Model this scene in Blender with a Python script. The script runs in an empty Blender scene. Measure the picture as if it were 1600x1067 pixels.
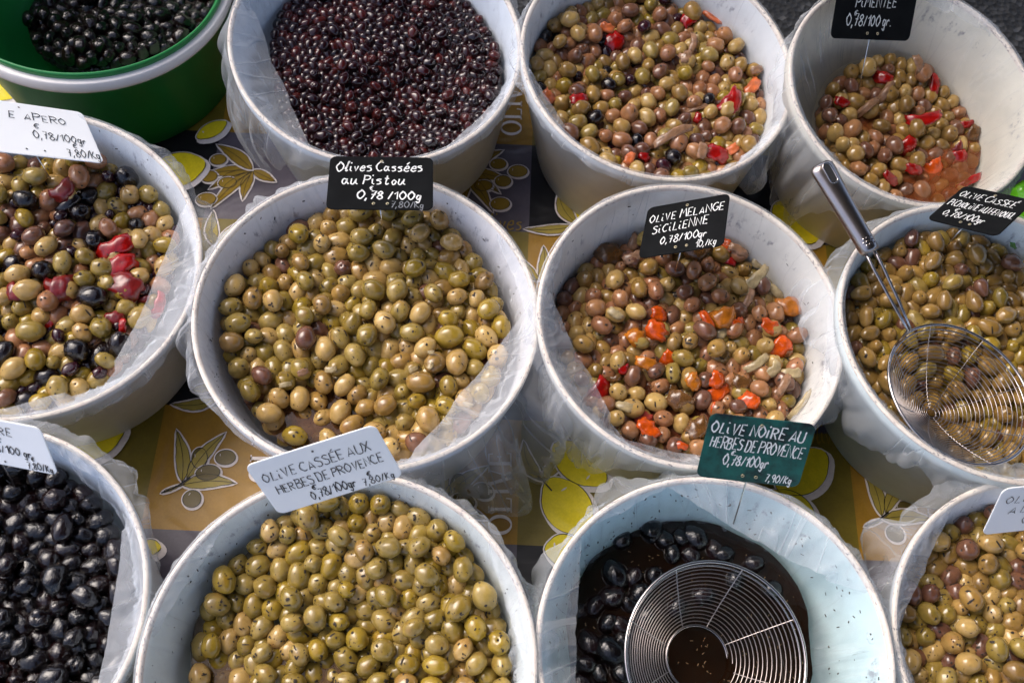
import bpy, bmesh, math, random
import numpy as np
from mathutils import Vector, Matrix, Quaternion, noise

random.seed(7)
RNG = np.random.default_rng(11)
SC = bpy.context.scene
COL = SC.collection
PI = math.pi

# ------------------------------------------------------------------ camera
CAM_H = 1.065
F_PX, W_PX, H_PX = 1600.0, 1600.0, 1067.0
FW = Vector((0.0, 0.43837115, -0.89879405))
UPV = Vector((-0.04361939, 0.89793859, 0.43795391))
RT = Vector((0.99904822, 0.03920485, 0.01912148))
CAMP = Vector((0, 0, CAM_H))
cam_d = bpy.data.cameras.new('camera')
cam = bpy.data.objects.new('camera', cam_d)
COL.objects.link(cam)
m3 = Matrix((RT, UPV, -FW)).transposed()
cam.matrix_world = Matrix.Translation(CAMP) @ m3.to_4x4()
cam_d.sensor_width = 36.0
cam_d.lens = 36.0 * F_PX / W_PX
cam_d.clip_start = 0.02
cam_d.clip_end = 500
cam_d.dof.use_dof = True
cam_d.dof.focus_distance = 1.03
cam_d.dof.aperture_fstop = 9.0
SC.camera = cam

# ------------------------------------------------------------------ light
SUN_EL, SUN_AZ = math.radians(52), math.radians(-58)      # azimuth from +Y towards +X
world = bpy.data.worlds.new('World')
SC.world = world
world.use_nodes = True
wn = world.node_tree
bg = wn.nodes['Background']
sky = wn.nodes.new('ShaderNodeTexSky')
sky.sky_type = 'NISHITA'
sky.sun_disc = False
sky.sun_elevation = SUN_EL
sky.sun_rotation = SUN_AZ
sky.dust_density = 4.0
sky.air_density = 0.6
wn.links.new(sky.outputs[0], bg.inputs['Color'])
bg.inputs['Strength'].default_value = 0.15
sun_d = bpy.data.lights.new('sun', 'SUN')
sun_d.energy = 0.55
sun_d.angle = math.radians(40)
sun_d.color = (1.0, 0.96, 0.9)
sun = bpy.data.objects.new('sun', sun_d)
COL.objects.link(sun)
sdir = Vector((math.sin(SUN_AZ) * math.cos(SUN_EL), math.cos(SUN_AZ) * math.cos(SUN_EL), math.sin(SUN_EL)))
sun.rotation_euler = sdir.to_track_quat('Z', 'Y').to_euler()
SC.view_settings.view_transform = 'Standard'
SC.view_settings.look = 'None'
SC.view_settings.exposure = 1.28
SC.view_settings.gamma = 1.0
SC.cycles.transparent_max_bounces = 24
SC.cycles.max_bounces = 8


# ------------------------------------------------------------------ helpers
def link(o, parent=None):
    COL.objects.link(o)
    if parent:
        o.parent = parent
    return o


def tag(o, label=None, cat=None, group=None, kind=None):
    if label: o['label'] = label
    if cat: o['category'] = cat
    if group: o['group'] = group
    if kind: o['kind'] = kind
    return o


def empty(name, loc, label=None, cat=None, group=None):
    o = bpy.data.objects.new(name, None)
    o.location = loc
    o.empty_display_size = 0.05
    link(o)
    return tag(o, label, cat, group)


def mesh(name, verts, faces, mat=None, parent=None, smooth=True, uvs=None, world_loc=None):
    """verts in world space; when parented to an Empty the verts are moved into its frame"""
    me = bpy.data.meshes.new(name)
    off = Vector((0, 0, 0))
    if parent is not None:
        off = parent.location.copy() if parent.parent is None else parent.location + parent.parent.location
    if world_loc is not None:
        off = Vector(world_loc)
    vv = [(v[0] - off[0], v[1] - off[1], v[2] - off[2]) for v in verts]
    me.from_pydata(vv, [], faces)
    if uvs is not None:
        l = me.uv_layers.new(name='UVMap')
        arr = np.zeros((len(me.loops), 2), np.float32)
        idx = np.zeros(len(me.loops), np.int32)
        me.loops.foreach_get('vertex_index', idx)
        arr[:] = np.asarray(uvs, np.float32)[idx]
        l.data.foreach_set('uv', arr.ravel())
    if mat is not None:
        for mm in (mat if isinstance(mat, (list, tuple)) else [mat]):
            me.materials.append(mm)
    if smooth:
        me.polygons.foreach_set('use_smooth', np.ones(len(me.polygons), bool))
    me.update()
    o = bpy.data.objects.new(name, me)
    if world_loc is not None:
        o.location = world_loc
    link(o, parent)
    return o


class Geo:
    def __init__(s):
        s.v, s.f, s.m = [], [], []

    def add(s, v, f, mi=0):
        b = len(s.v)
        s.v += [tuple(p) for p in v]
        s.f += [tuple(i + b for i in q) for q in f]
        s.m += [mi] * len(f)

    def box(s, lo, hi, mi=0):
        x0, y0, z0 = lo; x1, y1, z1 = hi
        s.add([(x0, y0, z0), (x1, y0, z0), (x1, y1, z0), (x0, y1, z0), (x0, y0, z1), (x1, y0, z1), (x1, y1, z1), (x0, y1, z1)],
              [(0, 3, 2, 1), (4, 5, 6, 7), (0, 1, 5, 4), (1, 2, 6, 5), (2, 3, 7, 6), (3, 0, 4, 7)], mi)

    def tube(s, pts, r, n=6, cap=True, closed=False, mi=0):
        pts = [Vector(p) for p in pts]
        N = len(pts)
        rr = r if isinstance(r, (list, tuple)) else [r] * N
        prev = None
        v, f = [], []
        for i, p in enumerate(pts):
            a = pts[(i - 1) % N] if (closed or i > 0) else p
            b = pts[(i + 1) % N] if (closed or i < N - 1) else p
            t = (b - a).normalized()
            if prev is None:
                u = t.orthogonal().normalized()
            else:
                u = (prev - t * prev.dot(t))
                u = u.normalized() if u.length > 1e-9 else t.orthogonal().normalized()
            prev = u
            w = t.cross(u)
            for k in range(n):
                an = 2 * PI * k / n
                v.append(p + (u * math.cos(an) + w * math.sin(an)) * rr[i])
        M = N if closed else N - 1
        for i in range(M):
            j = (i + 1) % N
            for k in range(n):
                f.append((i * n + k, i * n + (k + 1) % n, j * n + (k + 1) % n, j * n + k))
        if cap and not closed:
            f.append(tuple(range(n - 1, -1, -1)))
            f.append(tuple((N - 1) * n + k for k in range(n)))
        s.add(v, f, mi)

    def build(s, name, mat, parent=None, smooth=True, world_loc=None):
        o = mesh(name, s.v, s.f, mat, parent, smooth, None, world_loc)
        if isinstance(mat, (list, tuple)) and len(mat) > 1:
            o.data.polygons.foreach_set('material_index', np.array(s.m, np.int32))
        return o


def ray(px, py):
    return FW + RT * ((px - 800.0) / F_PX) - UPV * ((py - 533.5) / F_PX)


def at(px, py, z):
    """the point of the horizontal plane at height z seen at this pixel of the photograph"""
    d = ray(px, py)
    return CAMP + d * ((z - CAM_H) / d.z)


def proj_np(P):
    d = P - np.array(CAMP)
    dep = d @ np.array(FW)
    return 800 + F_PX * (d @ np.array(RT)) / dep, 533.5 - F_PX * (d @ np.array(UPV)) / dep, dep


def srgb(r, g, b):
    f = lambda c: (c / 12.92 if c <= .04045 else ((c + .055) / 1.055) ** 2.4)
    return tuple(f(x / 255.0) for x in (r, g, b))


# ------------------------------------------------------------------ materials
class NT:
    def __init__(s, name):
        s.m = bpy.data.materials.new(name)
        s.m.use_nodes = True
        s.t = s.m.node_tree
        s.b = s.t.nodes['Principled BSDF']
        s.out = s.t.nodes['Material Output']

    def n(s, typ, **kw):
        o = s.t.nodes.new('ShaderNode' + typ)
        for k, v in kw.items():
            if k.startswith('i_'):
                key = k[2:]
                o.inputs[int(key) if key.isdigit() else key.replace('_', ' ')].default_value = v
            else:
                setattr(o, k, v)
        return o

    def l(s, a, b):
        s.t.links.new(a, b)

    def set(s, **kw):
        for k, v in kw.items():
            key = k.replace('_', ' ')
            s.b.inputs[key].default_value = (*v, 1) if (isinstance(v, tuple) and len(v) == 3) else v
        return s

    def coord(s, which='Object', scale=(1, 1, 1)):
        tc = s.n('TexCoord')
        mp = s.n('Mapping')
        mp.inputs['Scale'].default_value = scale
        s.l(tc.outputs[which], mp.inputs[0])
        return mp.outputs[0]

    def noise(s, vec, scale, detail=3, rough=.55, dist=0.0):
        o = s.n('TexNoise')
        o.inputs['Scale'].default_value = scale
        o.inputs['Detail'].default_value = detail
        o.inputs['Roughness'].default_value = rough
        o.inputs['Distortion'].default_value = dist
        s.l(vec, o.inputs['Vector'])
        return o.outputs['Fac']

    def ramp(s, fac, stops, interp='LINEAR'):
        o = s.n('ValToRGB')
        o.color_ramp.interpolation = interp
        e = o.color_ramp.elements
        while len(e) < len(stops): e.new(.5)
        for k, (p, c) in enumerate(stops):
            e[k].position = p
            if not isinstance(c, tuple): c = (c, c, c)
            e[k].color = (*c, 1)
        s.l(fac, o.inputs[0])
        return o.outputs[0]

    def mix(s, fac, a, b, mode='MIX'):
        o = s.n('Mix', data_type='RGBA', blend_type=mode)
        for sock, val in ((o.inputs[0], fac), (o.inputs[6], a), (o.inputs[7], b)):
            if isinstance(val, (int, float)): sock.default_value = val
            elif isinstance(val, tuple): sock.default_value = (*val, 1)
            else: s.l(val, sock)
        return o.outputs[2]

    def math(s, op, a, b=0.0, clamp=False):
        o = s.n('Math', operation=op)
        o.use_clamp = clamp
        for sock, val in ((o.inputs[0], a), (o.inputs[1], b)):
            if isinstance(val, (int, float)): sock.default_value = val
            else: s.l(val, sock)
        return o.outputs[0]

    def bump(s, h, strength=.3, dist=.002, prev=None):
        o = s.n('Bump')
        o.inputs['Strength'].default_value = strength
        o.inputs['Distance'].default_value = dist
        s.l(h, o.inputs['Height'])
        if prev is not None: s.l(prev, o.inputs['Normal'])
        return o.outputs[0]


def olive_mat(name, cols, rough=.2, mottle=.35, wrinkle=0.0, specks=.5):
    """cols: list of linear colours picked along a ramp by each olive's own random number"""
    t = NT(name)
    oi = t.n('ObjectInfo')
    at_ = t.n('Attribute', attribute_name='rnd')
    rnd = t.math('FRACT', t.math('ADD', oi.outputs['Random'], at_.outputs['Fac']))
    base = t.ramp(rnd, [(i / max(1, len(cols) - 1), c) for i, c in enumerate(cols)])
    tc = t.n('TexCoord')
    off = t.n('VectorMath', operation='ADD')
    t.l(tc.outputs['Object'], off.inputs[0])
    cmb = t.n('CombineXYZ')
    r1 = t.math('MULTIPLY', rnd, 13.7)
    for i in range(3): t.l(r1, cmb.inputs[i])
    t.l(cmb.outputs[0], off.inputs[1])
    v = off.outputs[0]
    n1 = t.noise(v, 95, 3, .6)
    mott = t.ramp(n1, [(.3, 1 - mottle), (.7, 1 + mottle * .35)])
    c = t.mix(1.0, base, mott, 'MULTIPLY')
    # bruised, warmer patches
    n2 = t.noise(v, 55, 2)
    pf = t.ramp(n2, [(.58, 0.0), (.74, .55)])
    c = t.mix(pf, c, t.mix(1.0, c, (.72, .5, .42), 'MULTIPLY'))
    if specks > 0:
        vo = t.n('TexVoronoi', feature='F1')
        vo.inputs['Scale'].default_value = 330
        t.l(v, vo.inputs['Vector'])
        gate = t.noise(v, 130, 1)
        d = t.math('ADD', vo.outputs['Distance'], t.math('MULTIPLY', t.math('SUBTRACT', .62, gate), 1.6))
        sf = t.ramp(d, [(.10, specks), (.20, 0.0)])
        c = t.mix(sf, c, (.035, .022, .012))
    # stem scar at the +Z pole
    sep = t.n('SeparateXYZ')
    t.l(tc.outputs['Generated'], sep.inputs[0])
    t.l(c, t.b.inputs['Base Color'])
    rg = t.ramp(n1, [(.3, rough * .55), (.75, rough * 1.3)])
    t.l(rg, t.b.inputs['Roughness'])
    bn = t.bump(t.noise(v, 120, 3, .55), .12, .0012)
    if wrinkle:
        bn = t.bump(t.noise(v, 120, 3, .6, 1.5), wrinkle, .004, bn)
    t.l(bn, t.b.inputs['Normal'])
    t.set(Specular_IOR_Level=.35, Coat_Weight=.5, Coat_Roughness=.03)
    return t.m


def plain(name, col, rough=.5, var=.12, scale=30, metallic=0.0, bump=0.0, bscale=200, spec=.5, coat=0.0):
    t = NT(name)
    v = t.coord('Object')
    n = t.noise(v, scale, 4, .6)
    k = t.ramp(n, [(.3, 1 - var), (.7, 1 + var * .4)])
    t.l(t.mix(1.0, col, k, 'MULTIPLY'), t.b.inputs['Base Color'])
    t.set(Roughness=rough, Metallic=metallic, Specular_IOR_Level=spec, Coat_Weight=coat)
    if bump:
        t.l(t.bump(t.noise(v, bscale, 4), bump, .001), t.b.inputs['Normal'])
    return t.m


def bucket_mat(name, col, trans=(.0, .0, .0)):
    """semi-opaque polypropylene, scuffed, with grey-blue smears inside"""
    t = NT(name)
    uv = t.coord('UV')
    v = t.coord('Object')
    n = t.noise(v, 18, 4, .6)
    c = t.mix(1.0, col, t.ramp(n, [(.3, .86), (.7, 1.03)]), 'MULTIPLY')
    c = t.mix(1.0, c, (.97, 1.0, 1.06), 'MULTIPLY')
    mp = t.n('Mapping'); mp.inputs['Scale'].default_value = (1.0, 6.0, 1.0)
    t.l(uv, mp.inputs[0])
    st = t.noise(mp.outputs[0], 26, 5, .7)
    c = t.mix(t.ramp(st, [(.60, 0.0), (.75, .22)]), c, (.40, .41, .43))
    mp2 = t.n('Mapping'); mp2.inputs['Scale'].default_value = (1.0, .25, 1.0)
    t.l(uv, mp2.inputs[0])
    sc2 = t.noise(mp2.outputs[0], 160, 3, .6)
    c = t.mix(t.ramp(sc2, [(.62, 0.0), (.72, .12)]), c, (.5, .52, .5))
    sx = t.n('SeparateXYZ'); t.l(uv, sx.inputs[0])
    band = t.ramp(sx.outputs[1], [(.012, 0.0), (.020, 1.0), (.030, 1.0), (.040, 0.0)])
    mp3 = t.n('Mapping'); mp3.inputs['Scale'].default_value = (1.0, .6, 1.0); t.l(uv, mp3.inputs[0])
    sm = t.ramp(t.math('ADD', t.noise(mp3.outputs[0], 95, 4, .7), t.math('MULTIPLY', t.math('SUBTRACT', t.noise(uv, 9, 1), .5), .5)), [(.56, 0.0), (.68, .75)])
    c = t.mix(t.math('MULTIPLY', band, sm), c, srgb(104, 104, 118))
    t.l(c, t.b.inputs['Base Color'])
    t.set(Roughness=.38, Specular_IOR_Level=.5)
    t.b.inputs['Subsurface Weight'].default_value = 0.0
    t.l(t.bump(t.noise(mp2.outputs[0], 120, 3), .12, .001), t.b.inputs['Normal'])
    return t.m


def rim_mat():
    t = NT('worn_rim_plastic')
    uv = t.coord('UV')
    n = t.noise(uv, 40, 4, .65)
    c = t.ramp(n, [(.3, srgb(204, 186, 172)), (.55, srgb(226, 216, 202)), (.8, srgb(208, 188, 180))])
    mp = t.n('Mapping'); mp.inputs['Scale'].default_value = (1.0, 2.5, 1.0)
    t.l(uv, mp.inputs[0])
    vo = t.noise(mp.outputs[0], 190, 3, .7)
    g = t.noise(uv, 17, 2)
    f = t.math('ADD', vo, t.math('MULTIPLY', t.math('SUBTRACT', g, .5), .35))
    c = t.mix(t.ramp(f, [(.57, 0.0), (.64, .9)]), c, srgb(92, 88, 98))
    t.l(c, t.b.inputs['Base Color'])
    t.set(Roughness=.5)
    t.l(t.bump(vo, .25, .001), t.b.inputs['Normal'])
    return t.m


def film_mat(name, dens=.22, tint=(.9, .93, .97)):
    """thin crumpled polythene: mostly clear, milky where it is creased, with a sheen"""
    t = NT(name)
    uv = t.coord('UV')
    mp = t.n('Mapping'); mp.inputs['Scale'].default_value = (1.0, .18, 1.0); mp.inputs['Rotation'].default_value = (0, 0, .35)
    t.l(uv, mp.inputs[0])
    w1 = t.noise(mp.outputs[0], 26, 2, .45, .8)
    ridge = t.math('ABSOLUTE', t.math('SUBTRACT', w1, .5))
    rid = t.ramp(ridge, [(0.0, 1.0), (.02, .3), (.12, 0.0)])
    # flat facets of crumpled film: every Voronoi cell leans its own way
    geo = t.n('NewGeometry')
    nrm = geo.outputs['Normal']
    wob = t.n('TexNoise'); wob.inputs['Scale'].default_value = 30; t.l(uv, wob.inputs['Vector'])
    wv = t.n('VectorMath', operation='MULTIPLY_ADD'); t.l(wob.outputs['Color'], wv.inputs[0]); wv.inputs[1].default_value = (.016, .016, .0); t.l(uv, wv.inputs[2])
    gate = t.ramp(t.noise(uv, 10, 2), [(.38, .25), (.62, 1.0)])
    for sc_, st_, k_, rot_ in ((24, .35, .75, .5), (58, .5, .55, -.7)):
        mq = t.n('Mapping'); mq.inputs['Scale'].default_value = (1.0, st_, 1.0); mq.inputs['Rotation'].default_value = (0, 0, rot_)
        t.l(wv.outputs[0], mq.inputs[0])
        vo = t.n('TexVoronoi', feature='F1', voronoi_dimensions='2D'); vo.inputs['Scale'].default_value = sc_
        t.l(mq.outputs[0], vo.inputs['Vector'])
        sub = t.n('VectorMath', operation='SUBTRACT'); t.l(vo.outputs['Color'], sub.inputs[0]); sub.inputs[1].default_value = (.5, .5, .5)
        gs = t.n('VectorMath', operation='SCALE'); t.l(sub.outputs[0], gs.inputs[0]); t.l(t.math('MULTIPLY', gate, k_), gs.inputs['Scale'])
        ad = t.n('VectorMath', operation='ADD'); t.l(nrm, ad.inputs[0]); t.l(gs.outputs[0], ad.inputs[1])
        nrm = ad.outputs[0]
    nz_ = t.n('VectorMath', operation='NORMALIZE'); t.l(nrm, nz_.inputs[0])
    hh = rid
    b1 = t.bump(hh, .35, .003, nz_.outputs[0])
    b2 = t.bump(t.noise(uv, 24, 2), .4, .006, b1)
    t.l(b2, t.b.inputs['Normal'])
    t.set(Base_Color=tint, Roughness=.12, Specular_IOR_Level=.7)
    tr = t.n('BsdfTransparent')
    tr.inputs[0].default_value = (.97, .975, .98, 1)
    tl = t.n('BsdfTranslucent')
    tl.inputs[0].default_value = (*tint, 1)
    m0 = t.n('MixShader'); m0.inputs[0].default_value = .35
    t.l(t.b.outputs[0], m0.inputs[1]); t.l(tl.outputs[0], m0.inputs[2])
    lw = t.n('LayerWeight'); lw.inputs[0].default_value = .25
    t.l(b2, lw.inputs['Normal'])
    fac = t.math('ADD', t.math('ADD', dens, t.math('MULTIPLY', hh, .10)), t.math('MULTIPLY', lw.outputs['Facing'], .18), True)
    ms = t.n('MixShader')
    t.l(fac, ms.inputs[0]); t.l(tr.outputs[0], ms.inputs[1]); t.l(m0.outputs[0], ms.inputs[2])
    t.l(ms.outputs[0], t.out.inputs[0])
    return t.m


def brine_mat(name, col, alpha):
    t = NT(name)
    v = t.coord('Object')
    n = t.noise(v, 22, 3)
    c = t.mix(1.0, col, t.ramp(n, [(.3, .6), (.7, 1.25)]), 'MULTIPLY')
    t.l(c, t.b.inputs['Base Color'])
    t.set(Roughness=.03, Specular_IOR_Level=.3, Alpha=alpha)
    t.l(t.bump(t.noise(v, 35, 2), .08, .002), t.b.inputs['Normal'])
    return t.m


def cloth_mat(name, col, rough=.4, var=.16):
    """printed oilcloth: flat ink colour under a shiny coat with shallow creases"""
    t = NT(name)
    g = t.n('NewGeometry')
    v = g.outputs['Position']
    n = t.noise(v, 24, 5, .65)
    fine = t.noise(v, 420, 2, .6)
    c = t.mix(1.0, col, t.ramp(n, [(.3, 1 - var), (.7, 1 + var)]), 'MULTIPLY')
    c = t.mix(1.0, c, t.ramp(fine, [(.3, .93), (.7, 1.05)]), 'MULTIPLY')
    st = t.noise(v, 33, 3, .6)
    c = t.mix(t.ramp(st, [(.68, 0.0), (.76, .4)]), c, (.09, .04, .015))
    t.l(c, t.b.inputs['Base Color'])
    t.set(Roughness=rough, Specular_IOR_Level=.3)
    b1 = t.bump(t.noise(v, 9, 3, .5, .8), .5, .02)
    b2 = t.bump(t.noise(v, 300, 2), .05, .0008, b1)
    t.l(b2, t.b.inputs['Normal'])
    return t.m


# ------------------------------------------------------------------ the ground
GROUND_Z = -0.645
ta = NT('asphalt')
va = ta.coord('Object')
vor = ta.n('TexVoronoi'); vor.inputs['Scale'].default_value = 130; ta.l(va, vor.inputs['Vector'])
spk = ta.ramp(vor.outputs['Color'], [(.2, .014), (.7, .026), (.95, .10)])
bigv = ta.ramp(ta.noise(va, 2.2, 4), [(.3, .75), (.7, 1.15)])
ta.l(ta.mix(1.0, spk, bigv, 'MULTIPLY'), ta.b.inputs['Base Color'])
ta.set(Roughness=.85)
ta.l(ta.bump(vor.outputs['Distance'], .7, .006), ta.b.inputs['Normal'])
g = Geo()
g.add([(-60, -60, 0), (60, -60, 0), (60, 60, 0), (-60, 60, 0)], [(0, 1, 2, 3)])
gr = g.build('ground', ta.m, None, False, (0, 0, GROUND_Z))
tag(gr, 'dark grey asphalt behind and under the stall table', 'ground', kind='structure')

# ------------------------------------------------------------------ table
TX0, TX1, TY0, TY1 = -1.05, 1.05, -0.32, 0.936
wood = plain('table_wood', (.23, .14, .07), .6, .35, 14)
steel = plain('steel_leg', (.35, .36, .37), .4, .1, 20, 1.0)
table = empty('market_table', (0, .3, GROUND_Z), 'wooden trestle table under the printed oilcloth and the olive buckets', 'table')
g = Geo(); g.box((TX0, TY0, -.032), (TX1, TY1 - .004, -.004)); g.build('tabletop', wood, table, False)
for sx in (TX0 + .08, TX1 - .08):
    for sy in (TY0 + .08, TY1 - .10):
        g = Geo(); g.tube([(sx, sy, GROUND_Z), (sx, sy, -.032)], .018, 10); g.build('leg', steel, table)

# ------------------------------------------------------------------ printed oilcloth
C_OLIVE = srgb(112, 98, 32)
C_GOLD = srgb(152, 114, 34)
C_GREY = srgb(84, 78, 88)
C_BLACK = srgb(20, 20, 24)
C_BROWN = srgb(96, 78, 34)
M_cl = {k: cloth_mat('print_' + k, c) for k, c in dict(olive=C_OLIVE, gold=C_GOLD, grey=C_GREY, black=C_BLACK, lemon=srgb(228, 206, 34),
        cream=srgb(222, 212, 208), leaf=srgb(158, 140, 62), line=(.012, .011, .012), olivefruit=srgb(98, 84, 40), goldtext=srgb(150, 122, 40),
        deepleaf=srgb(140, 112, 30)).items()}
cloth = empty('tablecloth', (0, .3, 0), 'shiny oilcloth printed with lemons and olive branches in olive, gold, grey and black patches', 'tablecloth')
g = Geo(); g.box((TX0 - .01, TY0 - .01, -.004), (TX1 + .01, TY1, 0))
g.box((TX0 - .01, TY1 - .0, -.17), (TX1 + .01, TY1 + .004, 0))
g.box((TX0 - .01, TY0 - .014, -.17), (TX1 + .01, TY0 - .01, 0))
g.build('cloth_sheet', M_cl['olive'], cloth, False)
K_ = CAM_H / 1.09
XB = [v * K_ for v in (-1.075, -.785, -.392, .015, .386, .785, 1.075)]
YB = [v * K_ for v in (-.326, -.13, .012, .145, .288, .432, .558, .684, .817, .957)]
DARKROW = {0: 0, 1: 1, 2: 0, 3: 1, 4: 0, 5: 1, 6: 0, 7: 1, 8: 0}


def cell_kind(i, j):
    # rows alternate light / dark; columns alternate with a shift every two rows
    dark = (j % 2 == 1) if j >= 0 else False
    # row 7 (.684-.817) dark, 6 gold, 5 dark, 4 gold(.288-.432) , 3 dark
    dark = j in (1, 3, 5, 7)
    sh = {8: 0, 7: 0, 6: 1, 5: 1, 4: 0, 3: 0, 2: 1, 1: 1, 0: 0}[j]
    a = (i + sh) % 2 == 0
    if dark: return 'grey' if a else 'black'
    return 'gold' if a else 'olive'


for i in range(len(XB) - 1):
    for j in range(len(YB) - 1):
        g = Geo()
        g.add([(XB[i], YB[j], .0005), (XB[i + 1], YB[j], .0005), (XB[i + 1], YB[j + 1], .0005), (XB[i], YB[j + 1], .0005)], [(0, 1, 2, 3)])
        g.build('printed_patch', M_cl[cell_kind(i, j)], cloth, False)
INKS = list(M_cl)


class Inks:
    """collects the flat ink shapes of one printed motif"""
    def __init__(s): s.g, s.n = Geo(), 0

    def __getitem__(s, kind):
        class A:
            def add(_, v, f): s.g.add(v, f, INKS.index(kind))
        return A()

    def flush(s, name):
        if not s.g.v: return
        used = sorted(set(s.g.m))
        s.g.m = [used.index(i) for i in s.g.m]
        dz = (s.n % 13) * .00013; s.n += 1
        s.g.v = [(p[0], p[1], p[2] + dz) for p in s.g.v]
        s.g.build(name, [M_cl[INKS[i]] for i in used], cloth, False)
        s.g = Geo()


PR = Inks()


def flat(pts, kind, z):
    n = len(pts)
    cx = sum(p[0] for p in pts) / n; cy = sum(p[1] for p in pts) / n
    v = [(cx, cy, z)] + [(p[0], p[1], z) for p in pts]
    PR[kind].add(v, [(0, 1 + k, 1 + (k + 1) % n) for k in range(n)])


def ribbon_pts(pts, w):
    """flat ribbon in a plane: returns 2-D verts and faces"""
    v, f = [], []
    n = len(pts)
    ws = w if isinstance(w, (list, tuple)) else [w] * n
    for i, p in enumerate(pts):
        a = pts[max(0, i - 1)]; b = pts[min(n - 1, i + 1)]
        dx, dy = b[0] - a[0], b[1] - a[1]
        L = math.hypot(dx, dy) or 1
        nx, ny = -dy / L, dx / L
        v += [(p[0] + nx * ws[i] / 2, p[1] + ny * ws[i] / 2), (p[0] - nx * ws[i] / 2, p[1] - ny * ws[i] / 2)]
    for i in range(n - 1):
        f.append((2 * i, 2 * i + 1, 2 * i + 3, 2 * i + 2))
    return v, f


def pline(pts, w, kind, z):
    v, f = ribbon_pts(pts, w)
    PR[kind].add([(a, b, z) for a, b in v], f)


def leaf_shape(x, y, ang, L, Wd, bend=0.0, n=14):
    up, dn = [], []
    for k in range(n + 1):
        s = k / n
        ww = Wd * .5 * math.sin(PI * s ** .85) * (1 - .25 * s)
        cx = s * L; cy = bend * L * math.sin(PI * s)
        up.append((cx, cy + ww)); dn.append((cx, cy - ww))
    o = up + dn[::-1][1:-1]
    ca, sa = math.cos(ang), math.sin(ang)
    T = lambda p: (x + p[0] * ca - p[1] * sa, y + p[0] * sa + p[1] * ca)
    mid = [T((k / 8 * L, bend * L * math.sin(PI * k / 8))) for k in range(9)]
    return [T(p) for p in o], mid


def grow(pts, d):
    n = len(pts)
    cx = sum(p[0] for p in pts) / n; cy = sum(p[1] for p in pts) / n
    out = []
    for i, p in enumerate(pts):
        a = pts[i - 1]; b = pts[(i + 1) % n]
        dx, dy = b[0] - a[0], b[1] - a[1]
        L = math.hypot(dx, dy) or 1
        nx, ny = dy / L, -dx / L
        if nx * (p[0] - cx) + ny * (p[1] - cy) < 0: nx, ny = -nx, -ny
        out.append((p[0] + nx * d, p[1] + ny * d))
    return out


def draw_leaf(x, y, ang, L, Wd, bend=0.0, fill='leaf', z=.0012):
    o, mid = leaf_shape(x, y, ang, L, Wd, bend)
    flat(grow(o, .0022), 'cream', z)
    flat(o, fill, z + .0004)
    j = [(p[0] + .0004 * math.sin(i * 1.7), p[1] + .0004 * math.cos(i * 2.1)) for i, p in enumerate(o)]
    pline(j + [j[0]], [.0003 + .0004 * abs(math.sin(i * .5)) for i in range(len(j) + 1)], 'line', z + .0008)
    pline(mid, .0006, 'line', z + .0008)
    PR.flush('printed_leaf')


def draw_fruit(x, y, rx, ry, ang, fill='olivefruit', z=.0012, lemon=False):
    o = []
    for k in range(28):
        a = 2 * PI * k / 28
        px, py = math.cos(a), math.sin(a)
        if lemon and k == 0: rx, ry = rx * .86, ry * .86
        if lemon and abs(px) > .8: px *= 1 + (abs(px) - .8) * .75
        px, py = px * rx, py * ry
        o.append((x + px * math.cos(ang) - py * math.sin(ang), y + px * math.sin(ang) + py * math.cos(ang)))
    sh = [(p[0] + (.0035 if lemon else .001), p[1] - (.0035 if lemon else .001)) for p in o]
    flat(grow(sh, .003 if lemon else .0018), 'cream', z)
    flat(grow(o, .0018), 'cream', z + .0002)
    flat(o, fill, z + .0006)
    n = len(o)
    arc = [o[k % n] for k in range(2, n + 1 if lemon else n + 3)]
    pline(arc, [.0003 + .0006 * abs(math.sin(i * .31)) for i in range(len(arc))], 'line', z + .0010)
    # ink highlight
    ca, sa = math.cos(ang), math.sin(ang)
    hl = [(x + (-.55 * rx * ca - (.15 + .1 * k) * ry * sa), y + (-.55 * rx * sa + (.15 + .1 * k) * ry * ca)) for k in range(4)]
    pline(hl, [.0004, .0018, .002, .0004] if lemon else .0006, 'cream', z + .0011)
    PR.flush('printed_lemon' if lemon else 'printed_olive')


def olive_branch(x, y, s=1.0, rot=0.0, fill='leaf'):
    R = lambda a: a + rot
    P = lambda dx, dy: (x + s * (dx * math.cos(rot) - dy * math.sin(rot)), y + s * (dx * math.sin(rot) + dy * math.cos(rot)))
    pline([P(-.012, -.007), P(.002, .0), P(.016, .012)], .0018 * s, 'line', .0022)
    PR.flush('printed_twig')
    for (dx, dy, a, L, w, b) in ((.008, .006, 1.85, .062, .017, -.06), (.012, .010, 1.02, .064, .017, .05), (.008, .003, .08, .058, .018, .06), (-.012, -.007, .45, .026, .004, .0)):
        q = P(dx, dy); draw_leaf(q[0], q[1], R(a), L * s, w * s, b, fill)
    for (dx, dy, rx, ry, a) in ((.022, .034, .0085, .012, .2), (.050, .036, .011, .0085, .0), (.034, .018, .013, .0085, .1), (.022, -.012, .010, .0095, -.5)):
        q = P(dx, dy); draw_fruit(q[0], q[1], rx * s, ry * s, R(a), z=.0008 if dx > .03 else .0006)


def px_t(px, py):
    p = at(px, py, 0.0)
    return p.x, p.y


# branch motifs
for (px, py, s, r, fl) in ((272, 762, 1.0, 0, 'leaf'), (1366, 815, .95, -.05, 'leaf'), (668, 792, 1.0, -.3, 'leaf')):
    x, y = px_t(px, py); olive_branch(x, y, s, r, fl)
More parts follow.
